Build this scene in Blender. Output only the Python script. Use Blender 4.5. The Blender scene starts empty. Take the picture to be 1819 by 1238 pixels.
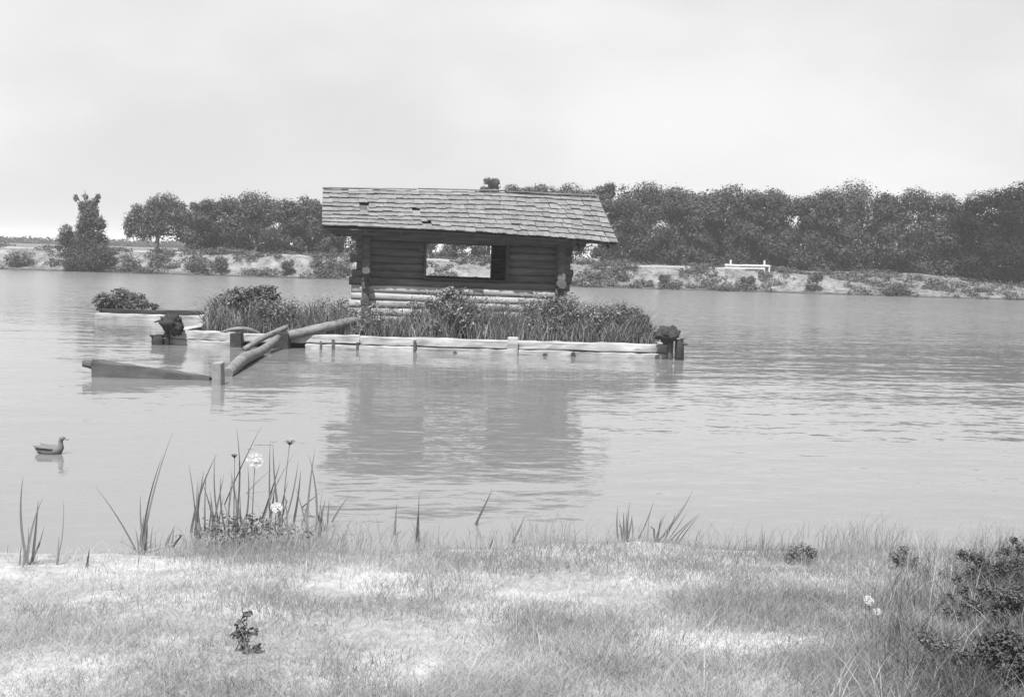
import bpy, math, random
import numpy as np
from mathutils import Matrix, Vector, noise as mnoise

SC = bpy.context.scene
COL = SC.collection
R = math.radians
rnd = random.Random(7)
nprng = np.random.default_rng(11)

# ------------------------------------------------------------------ camera
CAM_H = 2.3
F_PX = 2043.0
PITCH = math.atan((619.0 - 454.0) / F_PX)
ROLL = 0.0288
EYE = Vector((0, 0, CAM_H))
FWD = Vector((0, math.cos(PITCH), -math.sin(PITCH)))
_r0, _u0 = Vector((1, 0, 0)), Vector((0, math.sin(PITCH), math.cos(PITCH)))
RIGHT = _r0 * math.cos(ROLL) + _u0 * math.sin(ROLL)
UP = -_r0 * math.sin(ROLL) + _u0 * math.cos(ROLL)
cam_data = bpy.data.cameras.new('camera')
cam_data.sensor_width = 36.0
cam_data.lens = F_PX / 1819.0 * 36.0
cam_data.clip_start = 0.1
cam_data.clip_end = 9000
cam = bpy.data.objects.new('camera', cam_data)
M = Matrix.Identity(4)
for i, v in enumerate((RIGHT, UP, -FWD)):
    for j in range(3):
        M[j][i] = v[j]
M.translation = EYE
cam.matrix_world = M
COL.objects.link(cam)
SC.camera = cam

# ------------------------------------------------------------------ world, sun, exposure
SUN_EL, SUN_AZ = R(60), R(14)           # the sun stands behind the photographer, slightly to the left
sun_dir = Vector((-math.sin(SUN_AZ) * math.cos(SUN_EL), -math.cos(SUN_AZ) * math.cos(SUN_EL), math.sin(SUN_EL)))
world = bpy.data.worlds.new('World')
SC.world = world
world.use_nodes = True
wn, wl = world.node_tree.nodes, world.node_tree.links
wn.clear()
w_out = wn.new('ShaderNodeOutputWorld')
w_bg = wn.new('ShaderNodeBackground')
w_sky = wn.new('ShaderNodeTexSky')
w_sky.sky_type = 'NISHITA'
w_sky.sun_disc = False
w_sky.sun_elevation = SUN_EL
w_sky.sun_rotation = math.atan2(sun_dir.x, sun_dir.y)
w_sky.dust_density = 2.5
w_bw = wn.new('ShaderNodeRGBToBW')
w_geo = wn.new('ShaderNodeTexCoord')
w_map = wn.new('ShaderNodeMapping')
w_map.inputs['Scale'].default_value = (1.3, 1.3, 2.6)
w_map.inputs['Location'].default_value = (0.35, 0.2, 0.1)
w_noise = wn.new('ShaderNodeTexNoise')
w_noise.inputs['Scale'].default_value = 1.5
w_noise.inputs['Detail'].default_value = 5
w_noise.inputs['Roughness'].default_value = 0.5
w_ramp = wn.new('ShaderNodeMapRange')
w_ramp.interpolation_type = 'SMOOTHSTEP'
w_ramp.inputs['From Min'].default_value = 0.36
w_ramp.inputs['From Max'].default_value = 0.62
w_ramp.inputs['To Min'].default_value = 3.85
w_ramp.inputs['To Max'].default_value = 4.95
w_mix = wn.new('ShaderNodeMix')
w_mix.data_type = 'FLOAT'
w_mix.inputs['Factor'].default_value = 0.85
wl.new(w_sky.outputs[0], w_bw.inputs[0])
wl.new(w_geo.outputs['Generated'], w_map.inputs['Vector'])
wl.new(w_map.outputs[0], w_noise.inputs['Vector'])
wl.new(w_noise.outputs[0], w_ramp.inputs['Value'])
wl.new(w_bw.outputs[0], w_mix.inputs[2])
wl.new(w_ramp.outputs[0], w_mix.inputs[3])
wl.new(w_mix.outputs[0], w_bg.inputs['Color'])
w_bg.inputs['Strength'].default_value = 0.1
wl.new(w_bg.outputs[0], w_out.inputs['Surface'])

sun_data = bpy.data.lights.new('sun', 'SUN')
sun_data.energy = 5.0
sun_data.angle = R(0.6)
sun = bpy.data.objects.new('sun', sun_data)
sun.rotation_euler = sun_dir.to_track_quat('Z', 'Y').to_euler()
sun.location = (0, -10, 40)
COL.objects.link(sun)

SC.view_settings.view_transform = 'Standard'
SC.view_settings.look = 'None'
SC.view_settings.gamma = 1
SC.view_settings.use_curve_mapping = False
SC.view_settings.exposure = 0.95
SC.cycles.max_bounces = 8
SC.cycles.transparent_max_bounces = 8
SC.cycles.volume_bounces = 1


# ------------------------------------------------------------------ picture point -> place in the world
def ray(px, py):
    return (RIGHT * ((px - 909.5) / F_PX) + UP * ((619.0 - py) / F_PX) + FWD)


def P(px, py, y):
    """the point seen at px, py that lies at distance y"""
    d = ray(px, py)
    return EYE + d * (y / d.y)


def G(px, py, z=0.0):
    """the point seen at px, py that lies at height z"""
    d = ray(px, py)
    return EYE + d * ((z - CAM_H) / d.z)


# ------------------------------------------------------------------ materials
def new_mat(name):
    m = bpy.data.materials.new(name)
    m.use_nodes = True
    nt = m.node_tree
    b = nt.nodes['Principled BSDF']
    b.inputs['Roughness'].default_value = 0.85
    b.inputs['Specular IOR Level'].default_value = 0.25
    return m, nt, b


def nd(nt, kind, **kw):
    n = nt.nodes.new(kind)
    for k, v in kw.items():
        if k in n.inputs:
            n.inputs[k].default_value = v
        else:
            setattr(n, k, v)
    return n


def maprange(nt, src, a, b, c, d, smooth=False):
    n = nd(nt, 'ShaderNodeMapRange')
    if smooth:
        n.interpolation_type = 'SMOOTHSTEP'
    for k, v in zip(('From Min', 'From Max', 'To Min', 'To Max'), (a, b, c, d)):
        n.inputs[k].default_value = v
    nt.links.new(src, n.inputs['Value'])
    return n.outputs[0]


def math_(nt, op, a, b):
    n = nd(nt, 'ShaderNodeMath', operation=op)
    for i, v in enumerate((a, b)):
        if isinstance(v, (int, float)):
            n.inputs[i].default_value = v
        else:
            nt.links.new(v, n.inputs[i])
    return n.outputs[0]


def mixf(nt, f, a, b):
    n = nd(nt, 'ShaderNodeMix', data_type='FLOAT')
    for i, v in ((0, f), (2, a), (3, b)):
        if isinstance(v, (int, float)):
            n.inputs[i].default_value = v
        else:
            nt.links.new(v, n.inputs[i])
    return n.outputs[0]


def noise_tex(nt, vec, scale, detail=4, rough=0.55, stretch=None, coord=None):
    if stretch is not None:
        mp = nd(nt, 'ShaderNodeMapping')
        mp.inputs['Scale'].default_value = stretch
        nt.links.new(vec, mp.inputs['Vector'])
        vec = mp.outputs[0]
    n = nd(nt, 'ShaderNodeTexNoise', Scale=scale, Detail=detail, Roughness=rough)
    nt.links.new(vec, n.inputs['Vector'])
    return n.outputs[0]


def wood(name, lo, hi, along=(0.6, 9, 9), bump=0.5, vary=0.25):
    m, nt, b = new_mat(name)
    tc = nd(nt, 'ShaderNodeTexCoord')
    oi = nd(nt, 'ShaderNodeObjectInfo')
    off = nd(nt, 'ShaderNodeVectorMath', operation='ADD')
    nt.links.new(tc.outputs['Object'], off.inputs[0])
    sc = nd(nt, 'ShaderNodeVectorMath', operation='SCALE')
    sc.inputs['Scale'].default_value = 37.0
    cmb = nd(nt, 'ShaderNodeCombineXYZ')
    for k in range(3):
        nt.links.new(oi.outputs['Random'], cmb.inputs[k])
    nt.links.new(cmb.outputs[0], sc.inputs[0])
    nt.links.new(sc.outputs[0], off.inputs[1])
    grain = noise_tex(nt, off.outputs[0], 3.0, 6, 0.65, along)
    blot = noise_tex(nt, off.outputs[0], 2.2, 3, 0.5, (0.7, 1.5, 1.5))
    g = mixf(nt, 0.45, grain, blot)
    v = maprange(nt, g, 0.32, 0.68, lo, hi)
    v = math_(nt, 'MULTIPLY', v, maprange(nt, oi.outputs['Random'], 0, 1, 1 - vary, 1 + vary))
    crack = noise_tex(nt, off.outputs[0], 5.0, 3, 0.5, (0.35, 9, 9))
    ck = maprange(nt, crack, 0.30, 0.38, 0.45, 1.0)
    v = math_(nt, 'MULTIPLY', v, ck)
    nt.links.new(v, b.inputs['Base Color'])
    bp = nd(nt, 'ShaderNodeBump', Strength=bump, Distance=0.012)
    nt.links.new(math_(nt, 'ADD', grain, ck), bp.inputs['Height'])
    nt.links.new(bp.outputs[0], b.inputs['Normal'])
    return m


def foliage(name, lo, hi, trans=0.25):
    m, nt, b = new_mat(name)
    geo = nd(nt, 'ShaderNodeNewGeometry')
    oi = nd(nt, 'ShaderNodeObjectInfo')
    tc = nd(nt, 'ShaderNodeTexCoord')
    pn = noise_tex(nt, geo.outputs['Position'], 0.9, 2, 0.5)
    v = maprange(nt, geo.outputs['Random Per Island'], 0, 1, lo, hi)
    v = math_(nt, 'MULTIPLY', v, maprange(nt, pn, 0.3, 0.7, 0.75, 1.25))
    v = math_(nt, 'MULTIPLY', v, maprange(nt, oi.outputs['Random'], 0, 1, 0.85, 1.15))
    nt.links.new(v, b.inputs['Base Color'])
    b.inputs['Roughness'].default_value = 0.7
    b.inputs['Specular IOR Level'].default_value = 0.12
    t = nd(nt, 'ShaderNodeBsdfTranslucent')
    nt.links.new(v, t.inputs['Color'])
    mx = nd(nt, 'ShaderNodeMixShader', Fac=trans)
    nt.links.new(b.outputs[0], mx.inputs[1])
    nt.links.new(t.outputs[0], mx.inputs[2])
    nt.links.new(mx.outputs[0], nt.nodes['Material Output'].inputs['Surface'])
    return m


MAT = {
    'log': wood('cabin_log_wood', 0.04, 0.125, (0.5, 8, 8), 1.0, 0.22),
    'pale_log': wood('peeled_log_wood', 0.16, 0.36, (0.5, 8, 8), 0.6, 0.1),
    'rear_shade': wood('interior_shade_log_wood', 0.015, 0.05, (0.5, 8, 8), 0.5),
    'end': wood('dark_end_grain', 0.04, 0.12, (5, 5, 5), 0.5),
    'raft': wood('weathered_timber', 0.07, 0.42, (0.3, 4.5, 4.5), 0.8, 0.14),
    'boom': wood('wet_grey_timber', 0.03, 0.085, (0.4, 8, 8), 0.5, 0.2),
    'barkless': wood('bleached_log', 0.06, 0.19, (1.2, 7, 3), 0.9, 0.15),
    'stump': wood('dark_stump_wood', 0.012, 0.045, (2, 5, 5), 0.9, 0.2),
    'post': wood('pale_post_wood', 0.14, 0.25, (0.5, 8, 8), 0.5, 0.1),
    'shingle': wood('cedar_shingle', 0.09, 0.20, (14, 1.5, 14), 0.8, 0.14),
    'butt': wood('shingle_butt', 0.03, 0.08, (9, 9, 9), 0.5),  # butt faces coloured dark to draw the shadow line under each course
    'deck': wood('roof_board', 0.03, 0.08, (0.5, 6, 6), 0.4),
    'bark': wood('tree_bark', 0.05, 0.13, (8, 8, 1.2), 0.8, 0.2),
    'white': wood('white_paint', 0.36, 0.5, (0.5, 8, 8), 0.2, 0.04),
    'dust': wood('track_dust', 0.16, 0.25, (1, 1, 1), 0.3, 0.0),
    'iron': wood('rusty_iron', 0.02, 0.05, (5, 5, 5), 0.3),
    'tree': foliage('tree_leaves', 0.035, 0.085, 0.22),
    'tree_dark': foliage('dark_tree_leaves', 0.005, 0.024, 0.12),  # darker copy of the tree leaves, with the right-hand trees' shade in its colour
    'bush': foliage('bush_leaves', 0.04, 0.11, 0.22),
    'scrub': foliage('scrub_leaves', 0.045, 0.12, 0.2),
    'sedge': foliage('sedge_blades', 0.03, 0.26, 0.3),
    'reed': foliage('cattail_blades', 0.08, 0.18, 0.25),
    'dry': foliage('dry_grass', 0.28, 0.46, 0.5),
    'green': foliage('green_grass', 0.18, 0.33, 0.5),
    'pale_weed': foliage('pale_weed_leaves', 0.07, 0.18, 0.35),
    'weed': foliage('weed_leaves', 0.035, 0.12, 0.2),
    'petal': foliage('white_petals', 0.18, 0.42, 0.2),
    'feather': foliage('brown_feathers', 0.09, 0.15, 0.0),
    'bill': wood('duck_bill', 0.10, 0.16),
}


def ground_material():
    m, nt, b = new_mat('ground_soil')
    geo = nd(nt, 'ShaderNodeNewGeometry')
    sep = nd(nt, 'ShaderNodeSeparateXYZ')
    nt.links.new(geo.outputs['Position'], sep.inputs[0])
    nsep = nd(nt, 'ShaderNodeSeparateXYZ')
    nt.links.new(geo.outputs['Normal'], nsep.inputs[0])
    pos = geo.outputs['Position']
    fine = noise_tex(nt, pos, 14, 6, 0.7)
    mid = noise_tex(nt, pos, 1.1, 5, 0.6)
    big = noise_tex(nt, pos, 0.35, 4, 0.6)
    sand = maprange(nt, fine, 0.3, 0.7, 0.27, 0.40)
    turf = maprange(nt, fine, 0.3, 0.7, 0.16, 0.28)
    near = mixf(nt, maprange(nt, mid, 0.45, 0.58, 0, 1, True), sand, turf)
    clay = maprange(nt, mid, 0.3, 0.7, 0.10, 0.22)
    grass = maprange(nt, noise_tex(nt, pos, 3.0, 5, 0.7), 0.36, 0.64, 0.045, 0.17)
    steep = maprange(nt, nsep.outputs['Z'], 0.82, 0.97, 1, 0, True)
    steep = math_(nt, 'MULTIPLY', steep, maprange(nt, noise_tex(nt, pos, 0.8, 4, 0.6), 0.46, 0.58, 0, 1, True))
    far = mixf(nt, steep, grass, clay)
    isfar = maprange(nt, sep.outputs['Y'], 30, 40, 0, 1)
    v = mixf(nt, isfar, near, far)
    wet = maprange(nt, sep.outputs['Z'], 0.04, 0.20, 0.35, 1.0, True)
    v = math_(nt, 'MULTIPLY', v, wet)
    nt.links.new(v, b.inputs['Base Color'])
    b.inputs['Roughness'].default_value = 0.95
    bp = nd(nt, 'ShaderNodeBump', Strength=0.6, Distance=0.03)
    nt.links.new(math_(nt, 'ADD', fine, mid), bp.inputs['Height'])
    nt.links.new(bp.outputs[0], b.inputs['Normal'])
    return m


def water_material():
    m, nt, b = new_mat('lake_water')
    b.inputs['Base Color'].default_value = (0.145, 0.145, 0.145, 1)
    b.inputs['Roughness'].default_value = 0.06
    b.inputs['IOR'].default_value = 1.38
    b.inputs['Specular IOR Level'].default_value = 0.5
    geo = nd(nt, 'ShaderNodeNewGeometry')
    pos = geo.outputs['Position']
    rot = nd(nt, 'ShaderNodeMapping')
    rot.inputs['Rotation'].default_value = (0, 0, R(-9))
    nt.links.new(pos, rot.inputs['Vector'])
    p = rot.outputs[0]
    a = noise_tex(nt, p, 1.0, 2, 0.5, (0.95, 1.7, 1))
    c = noise_tex(nt, p, 1.0, 2, 0.5, (3.2, 5.0, 1))
    d = noise_tex(nt, p, 1.0, 2, 0.5, (0.12, 0.4, 1))
    h = math_(nt, 'ADD', math_(nt, 'MULTIPLY', a, 0.0150), math_(nt, 'MULTIPLY', c, 0.0040))
    e = noise_tex(nt, p, 1.0, 2, 0.5, (6.0, 9.0, 1))
    gust = maprange(nt, noise_tex(nt, p, 0.05, 2, 0.5, (1, 2.5, 1)), 0.35, 0.65, 0.6, 1.2)
    h = math_(nt, 'MULTIPLY', h, gust)
    sp = nd(nt, 'ShaderNodeSeparateXYZ')
    nt.links.new(pos, sp.inputs[0])
    open_ = maprange(nt, sp.outputs['Y'], 26, 60, 1.0, 8.0, True)       # the wind ruffles the open lake more
    h = math_(nt, 'MULTIPLY', h, open_)
    chop = maprange(nt, sp.outputs['Y'], 26, 60, 0.0018, 0.03, True)
    h = math_(nt, 'ADD', h, math_(nt, 'MULTIPLY', e, chop))
    h = math_(nt, 'ADD', h, math_(nt, 'MULTIPLY', d, 0.045))
    # ripples too small to resolve far out: slopes taken straight from a noise, rougher where the wind reaches
    fn = nd(nt, 'ShaderNodeTexNoise', Scale=1.0, Detail=2, Roughness=0.6)
    fm = nd(nt, 'ShaderNodeMapping')
    fm.inputs['Scale'].default_value = (3.6, 6.5, 1)
    nt.links.new(p, fm.inputs['Vector'])
    nt.links.new(fm.outputs[0], fn.inputs['Vector'])
    cen = nd(nt, 'ShaderNodeVectorMath', operation='SUBTRACT')
    cen.inputs[1].default_value = (0.5, 0.5, 0.5)
    nt.links.new(fn.outputs['Color'], cen.inputs[0])
    amp = nd(nt, 'ShaderNodeVectorMath', operation='SCALE')
    nt.links.new(cen.outputs[0], amp.inputs[0])
    nt.links.new(maprange(nt, sp.outputs['Y'], 26, 62, 0.075, 0.75, True), amp.inputs['Scale'])
    flat = nd(nt, 'ShaderNodeVectorMath', operation='MULTIPLY')
    flat.inputs[1].default_value = (1, 1, 0)
    nt.links.new(amp.outputs[0], flat.inputs[0])
    upn = nd(nt, 'ShaderNodeVectorMath', operation='ADD')
    upn.inputs[1].default_value = (0, 0, 1)
    nt.links.new(flat.outputs[0], upn.inputs[0])
    nrm = nd(nt, 'ShaderNodeVectorMath', operation='NORMALIZE')
    nt.links.new(upn.outputs[0], nrm.inputs[0])
    nt.links.new(maprange(nt, sp.outputs['Y'], 26, 62, 0.05, 0.16, True), b.inputs['Roughness'])
    bp = nd(nt, 'ShaderNodeBump', Strength=1.0, Distance=1.0)
    nt.links.new(h, bp.inputs['Height'])
    nt.links.new(nrm.outputs[0], bp.inputs['Normal'])
    nt.links.new(bp.outputs[0], b.inputs['Normal'])
    return m


MAT['ground'] = ground_material()
MAT['water'] = water_material()


# ------------------------------------------------------------------ building blocks
class MB:
    """collects vertices and faces of ONE mesh"""

    def __init__(self):
        self.v, self.f, self.mi = [], [], []

    def face(self, idx, mi=0):
        self.f.append(idx)
        self.mi.append(mi)

    def box(self, x0, x1, y0, y1, z0, z1, jit=0.0):
        n = len(self.v)
        for z in (z0, z1):
            for x, y in ((x0, y0), (x1, y0), (x1, y1), (x0, y1)):
                self.v.append((x + rnd.uniform(-jit, jit), y + rnd.uniform(-jit, jit), z + rnd.uniform(-jit, jit)))
        for q in ((3, 2, 1, 0), (4, 5, 6, 7), (0, 1, 5, 4), (1, 2, 6, 5), (2, 3, 7, 6), (3, 0, 4, 7)):
            self.face(tuple(n + k for k in q))

    def tube(self, pts, rad, sides=8, rough=0.0, cap=True, endmat=0, squash=1.0):
        """a round bar through pts with a radius per point"""
        n0 = len(self.v)
        pts = [Vector(p) for p in pts]
        prev = None
        ph = rnd.random() * 6.28
        for i, p in enumerate(pts):
            t = (pts[min(i + 1, len(pts) - 1)] - pts[max(i - 1, 0)])
            t = t.normalized() if t.length > 1e-9 else Vector((0, 0, 1))
            if prev is None:
                a = Vector((0, 0, 1)) if abs(t.z) < 0.9 else Vector((1, 0, 0))
                u = t.cross(a).normalized()
            else:
                u = (prev - t * prev.dot(t)).normalized()
            prev = u
            w = t.cross(u)
            for k in range(sides):
                ang = 2 * math.pi * k / sides + ph
                rr = rad[i] * (1 + rnd.uniform(-rough, rough))
                self.v.append(tuple(p + u * (math.cos(ang) * rr) + w * (math.sin(ang) * rr * squash)))
        for i in range(len(pts) - 1):
            for k in range(sides):
                a, b_ = n0 + i * sides + k, n0 + i * sides + (k + 1) % sides
                self.face((a, b_, b_ + sides, a + sides))
        if cap:
            self.face(tuple(n0 + k for k in reversed(range(sides))), endmat)
            e = n0 + (len(pts) - 1) * sides
            self.face(tuple(e + k for k in range(sides)), endmat)

    def build(self, name, mats, parent=None, smooth=True, mw=None):
        me = bpy.data.meshes.new(name)
        me.from_pydata(self.v, [], self.f)
        for m in (mats if isinstance(mats, (list, tuple)) else [mats]):
            me.materials.append(m)
        me.polygons.foreach_set('material_index', self.mi)
        if smooth:
            me.polygons.foreach_set('use_smooth', [len(f) < 5 for f in self.f])
        me.update()
        return link(name, me, parent, mw)


ROOT_M = {}


def link(name, me, parent=None, mw=None):
    o = bpy.data.objects.new(name, me)
    COL.objects.link(o)
    W = mw if mw is not None else Matrix.Identity(4)
    if parent is not None:
        o.parent = parent
        o.matrix_basis = ROOT_M[parent.name].inverted() @ W
    else:
        o.matrix_basis = W
    ROOT_M[o.name] = W
    return o


def thing(name, label, cat, mw=None, group=None):
    o = bpy.data.objects.new(name, None)
    o.empty_display_size = 0.2
    COL.objects.link(o)
    W = mw if mw is not None else Matrix.Identity(4)
    o.matrix_basis = W
    ROOT_M[o.name] = W
    return tag(o, label, cat, group)


def tag(o, label=None, cat=None, group=None, kind=None):
    for k, v in (('label', label), ('category', cat), ('group', group), ('kind', kind)):
        if v:
            o[k] = v
    return o


def T(p):
    return Matrix.Translation(Vector(p))


def along(a, b, up=Vector((0, 0, 1))):
    """frame with X from a to b"""
    a, b = Vector(a), Vector(b)
    x = (b - a).normalized()
    y = up.cross(x)
    if y.length < 1e-6:
        y = Vector((0, 1, 0))
    y.normalize()
    z = x.cross(y)
    m = Matrix.Identity(4)
    for i, v in enumerate((x, y, z)):
        for j in range(3):
            m[j][i] = v[j]
    m.translation = a
    return m, (b - a).length


def log_obj(name, a, b, r, parent, mats, sides=10, seg=9, bend=0.0, rough=0.03, r1=None):
    """a round log from a to b, its own X along the grain"""
    W, L = along(a, b)
    mb = MB()
    pts, rad = [], []
    p1, p2 = rnd.uniform(0, 6), rnd.uniform(0, 6)
    for i in range(seg + 1):
        t = i / seg
        pts.append((t * L, bend * math.sin(t * math.pi) + 0.012 * math.sin(5 * t + p1), 0.010 * math.sin(6 * t + p2)))
        rad.append((r + ((r1 if r1 else r) - r) * t) * (1 + rnd.uniform(-rough, rough)))
    mb.tube(pts, rad, sides, rough * 0.6, True, 1 if isinstance(mats, list) and len(mats) > 1 else 0)
    return mb.build(name, mats, parent, True, W)


def timber_obj(name, a, b, w, h, parent, mat, seg=12, jit=0.012, taper=1.0, bevel=0.02):
    """a hewn squared timber from a to b (its centre line), chamfered and slightly uneven"""
    W, L = along(a, b)
    mb = MB()
    prof = [(-w / 2 + bevel, -h / 2), (w / 2 - bevel, -h / 2), (w / 2, -h / 2 + bevel), (w / 2, h / 2 - bevel),
            (w / 2 - bevel, h / 2), (-w / 2 + bevel, h / 2), (-w / 2, h / 2 - bevel), (-w / 2, -h / 2 + bevel)]
    n = len(prof)
    for i in range(seg + 1):
        t = i / seg
        s = 1 + (taper - 1) * t
        for y, z in prof:
            mb.v.append((t * L + (rnd.uniform(-1, 1) * jit * 3 if i in (0, seg) else 0), y * s + rnd.uniform(-jit, jit), z * s + rnd.uniform(-jit, jit)))
    for i in range(seg):
        for k in range(n):
            a_, b_ = i * n + k, i * n + (k + 1) % n
            mb.face((b_, a_, a_ + n, b_ + n))
    mb.face(tuple(range(n)))
    mb.face(tuple(seg * n + k for k in reversed(range(n))))
    return mb.build(name, mat, parent, False, W)


def big_mesh(name, verts, faces, mat, parent=None, mw=None, tri=False):
    """verts (n,3), faces (m,k) as numpy arrays -> one mesh object"""
    me = bpy.data.meshes.new(name)
    k = faces.shape[1]
    me.vertices.add(len(verts))
    me.vertices.foreach_set('co', np.asarray(verts, np.float32).ravel())
    me.loops.add(faces.size)
    me.loops.foreach_set('vertex_index', np.asarray(faces, np.int32).ravel())
    me.polygons.add(len(faces))
    me.polygons.foreach_set('loop_start', np.arange(0, faces.size, k, dtype=np.int32))
    me.polygons.foreach_set('loop_total', np.full(len(faces), k, np.int32))
    me.materials.append(mat)
    me.update(calc_edges=True)
    return link(name, me, parent, mw)


def unit(v):
    return v / np.maximum(np.linalg.norm(v, axis=1, keepdims=True), 1e-9)


def leaf_cards(c, size, rng, up=0.4, aspect=0.55, out=None, outw=0.8):
    """diamond leaves at the points c (n,3) -> verts, faces"""
    n = len(c)
    nrm = rng.normal(size=(n, 3))
    nrm[:, 2] = np.abs(nrm[:, 2]) + up
    if out is not None:
        nrm += out * outw
    nrm = unit(nrm)
    t = unit(np.cross(nrm, rng.normal(size=(n, 3))))
    s = np.cross(nrm, t)
    L = (size * rng.uniform(0.6, 1.35, n))[:, None]
    Wd = L * aspect
    bend = nrm * L * 0.18
    v = np.stack([c - t * L * 0.5, c + s * Wd * 0.5 + bend, c + t * L * 0.5, c - s * Wd * 0.5 + bend], 1).reshape(-1, 3)
    f = np.arange(4 * n).reshape(-1, 4)
    return v, f


def lobes_points(lobes, n, rng, shell=0.55):
    """points spread in and near the skin of ellipsoid lobes (x,y,z,rx,ry,rz)"""
    L = np.array(lobes, float)
    w = L[:, 3] * L[:, 5]
    pick = rng.choice(len(L), n, p=w / w.sum())
    d = unit(rng.normal(size=(n, 3)))
    r = shell + (1.08 - shell) * rng.random(n) ** 0.6
    r = r * (1 + 0.16 * rng.normal(size=n))
    c = L[pick, :3] + d * L[pick, 3:6] * r[:, None]
    return c, d


def blades(base, tipoff, width, rng, bow=0.25, nseg=3):
    """tapered curved blades: base (n,3), tipoff (n,3), width (n,) -> quads"""
    n = len(base)
    h = np.linalg.norm(tipoff, axis=1)
    ang = rng.uniform(0, math.pi, n)
    side = np.stack([np.cos(ang), np.sin(ang) * 0.6, np.zeros(n)], 1)
    bowv = rng.normal(size=(n, 3)) * 0.3
    hor = tipoff.copy()
    hor[:, 2] = 0
    bowv = bowv * h[:, None] * 0.15 - unit(hor + 1e-6) * (h * bow)[:, None]
    bowv[:, 2] = np.abs(bowv[:, 2]) * 0.3
    rows = []
    for i in range(nseg + 1):
        t = i / nseg
        c = base + tipoff * t + bowv * (4 * t * (1 - t) * 0.5)
        c[:, 2] += h * bow * 0.5 * t * (1 - t)
        w = (width * (1 - t ** 1.6) + 0.0006)[:, None]
        rows.append(c - side * w * 0.5)
        rows.append(c + side * w * 0.5)
    v = np.stack(rows, 1).reshape(-1, 3)
    b0 = np.arange(n)[:, None] * (2 * (nseg + 1))
    fs = [np.concatenate([b0 + 2 * i, b0 + 2 * i + 1, b0 + 2 * i + 3, b0 + 2 * i + 2], 1) for i in range(nseg)]
    return v, np.concatenate(fs, 0)


# ------------------------------------------------------------------ terrain
def n2(x, y, s, seed=0.0):
    return mnoise.noise(Vector((x * s, y * s, seed)))


def shore_near(x):
    return 8.75 + 0.12 * x + 0.5 * n2(x, 0, 0.45, 3.1) + 0.28 * n2(x, 0, 1.5, 5.0)


def shore_far(x):
    return 90.0 - 0.055 * x + 0.9 * n2(x, 0, 0.08, 9.2) + 0.4 * n2(x, 0, 0.4, 1.2)


def smooth(a, b, t):
    t = max(0.0, min(1.0, (t - a) / (b - a)))
    return t * t * (3 - 2 * t)


def ground_z(x, y):
    ys, yf = shore_near(x), shore_far(x)
    if y < ys + 0.001:
        d = ys - y
        z = 0.55 * (1 - math.exp(-d * 0.19)) + 0.13 * smooth(0, 0.5, d) - 0.02 + 0.05 * n2(x, y, 0.9) * smooth(0, 1.0, d) + 0.02 * n2(x, y, 3.1)
        return z
    if y > yf:
        d = y - yf
        g = smooth(18, 34, x)                       # gentler shore with a beach towards the right
        cut = 0.35 * n2(x, y, 0.35, 4.0) + 0.2 * n2(x, y, 0.9, 8.0)
        steep = 0.1 * smooth(0, 0.4, d) + 1.6 * smooth(0.7 + cut, 3.6 + 1.6 * cut, d)
        gentle = 0.45 * smooth(0, 2.2, d) + 1.3 * smooth(2.5, 13, d)
        z = steep * (1 - g) + gentle * g
        z += 0.10 * n2(x, y, 0.5, 2.0) * smooth(0, 3, d)
        if d > 40:
            z += 0.0004 * (d - 40)
        return z
    dn, df = y - ys, yf - y
    z = -0.02 - 0.9 * smooth(0, 4, dn) * smooth(0, 5, df)
    side = smooth(105, 125, abs(x))
    return z * (1 - side) + 1.2 * side


def spaced(segs):
    out = []
    for a, b, s in segs:
        out += list(np.arange(a, b, s))
    out.append(segs[-1][1])
    return out


xs = spaced([(-4500, -400, 800), (-400, -130, 45), (-130, -50, 5), (-50, -12, 0.7), (-12, 12, 0.25), (12, 50, 0.7), (50, 130, 5), (130, 400, 45), (400, 4500, 800)])
ys_ = spaced([(-60, -4, 8), (-4, 4, 0.5), (4, 11, 0.2), (11, 84, 5), (84, 100, 0.4), (100, 130, 2), (130, 400, 30), (400, 5200, 600)])
nx, ny = len(xs), len(ys_)
gv = np.array([(x, y, ground_z(x, y)) for y in ys_ for x in xs])
ii = np.arange((ny - 1) * nx).reshape(ny - 1, nx)[:, :-1].ravel()
gf = np.stack([ii, ii + 1, ii + 1 + nx, ii + nx], 1)
g_o = big_mesh('ground', gv, gf, MAT['ground'])
g_o.data.polygons.foreach_set('use_smooth', [True] * len(gf))
tag(g_o, 'sandy lake bank with thin dry grass and low far shore', 'ground', kind='structure')

wb = MB()
wb.v = [(-128, -20, 0), (128, -20, 0), (128, 112, 0), (-128, 112, 0)]
wb.face((0, 1, 2, 3))
w_o = wb.build('water', MAT['water'], None, False)
tag(w_o, 'pale rippled lake water', 'water', kind='structure')


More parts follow.
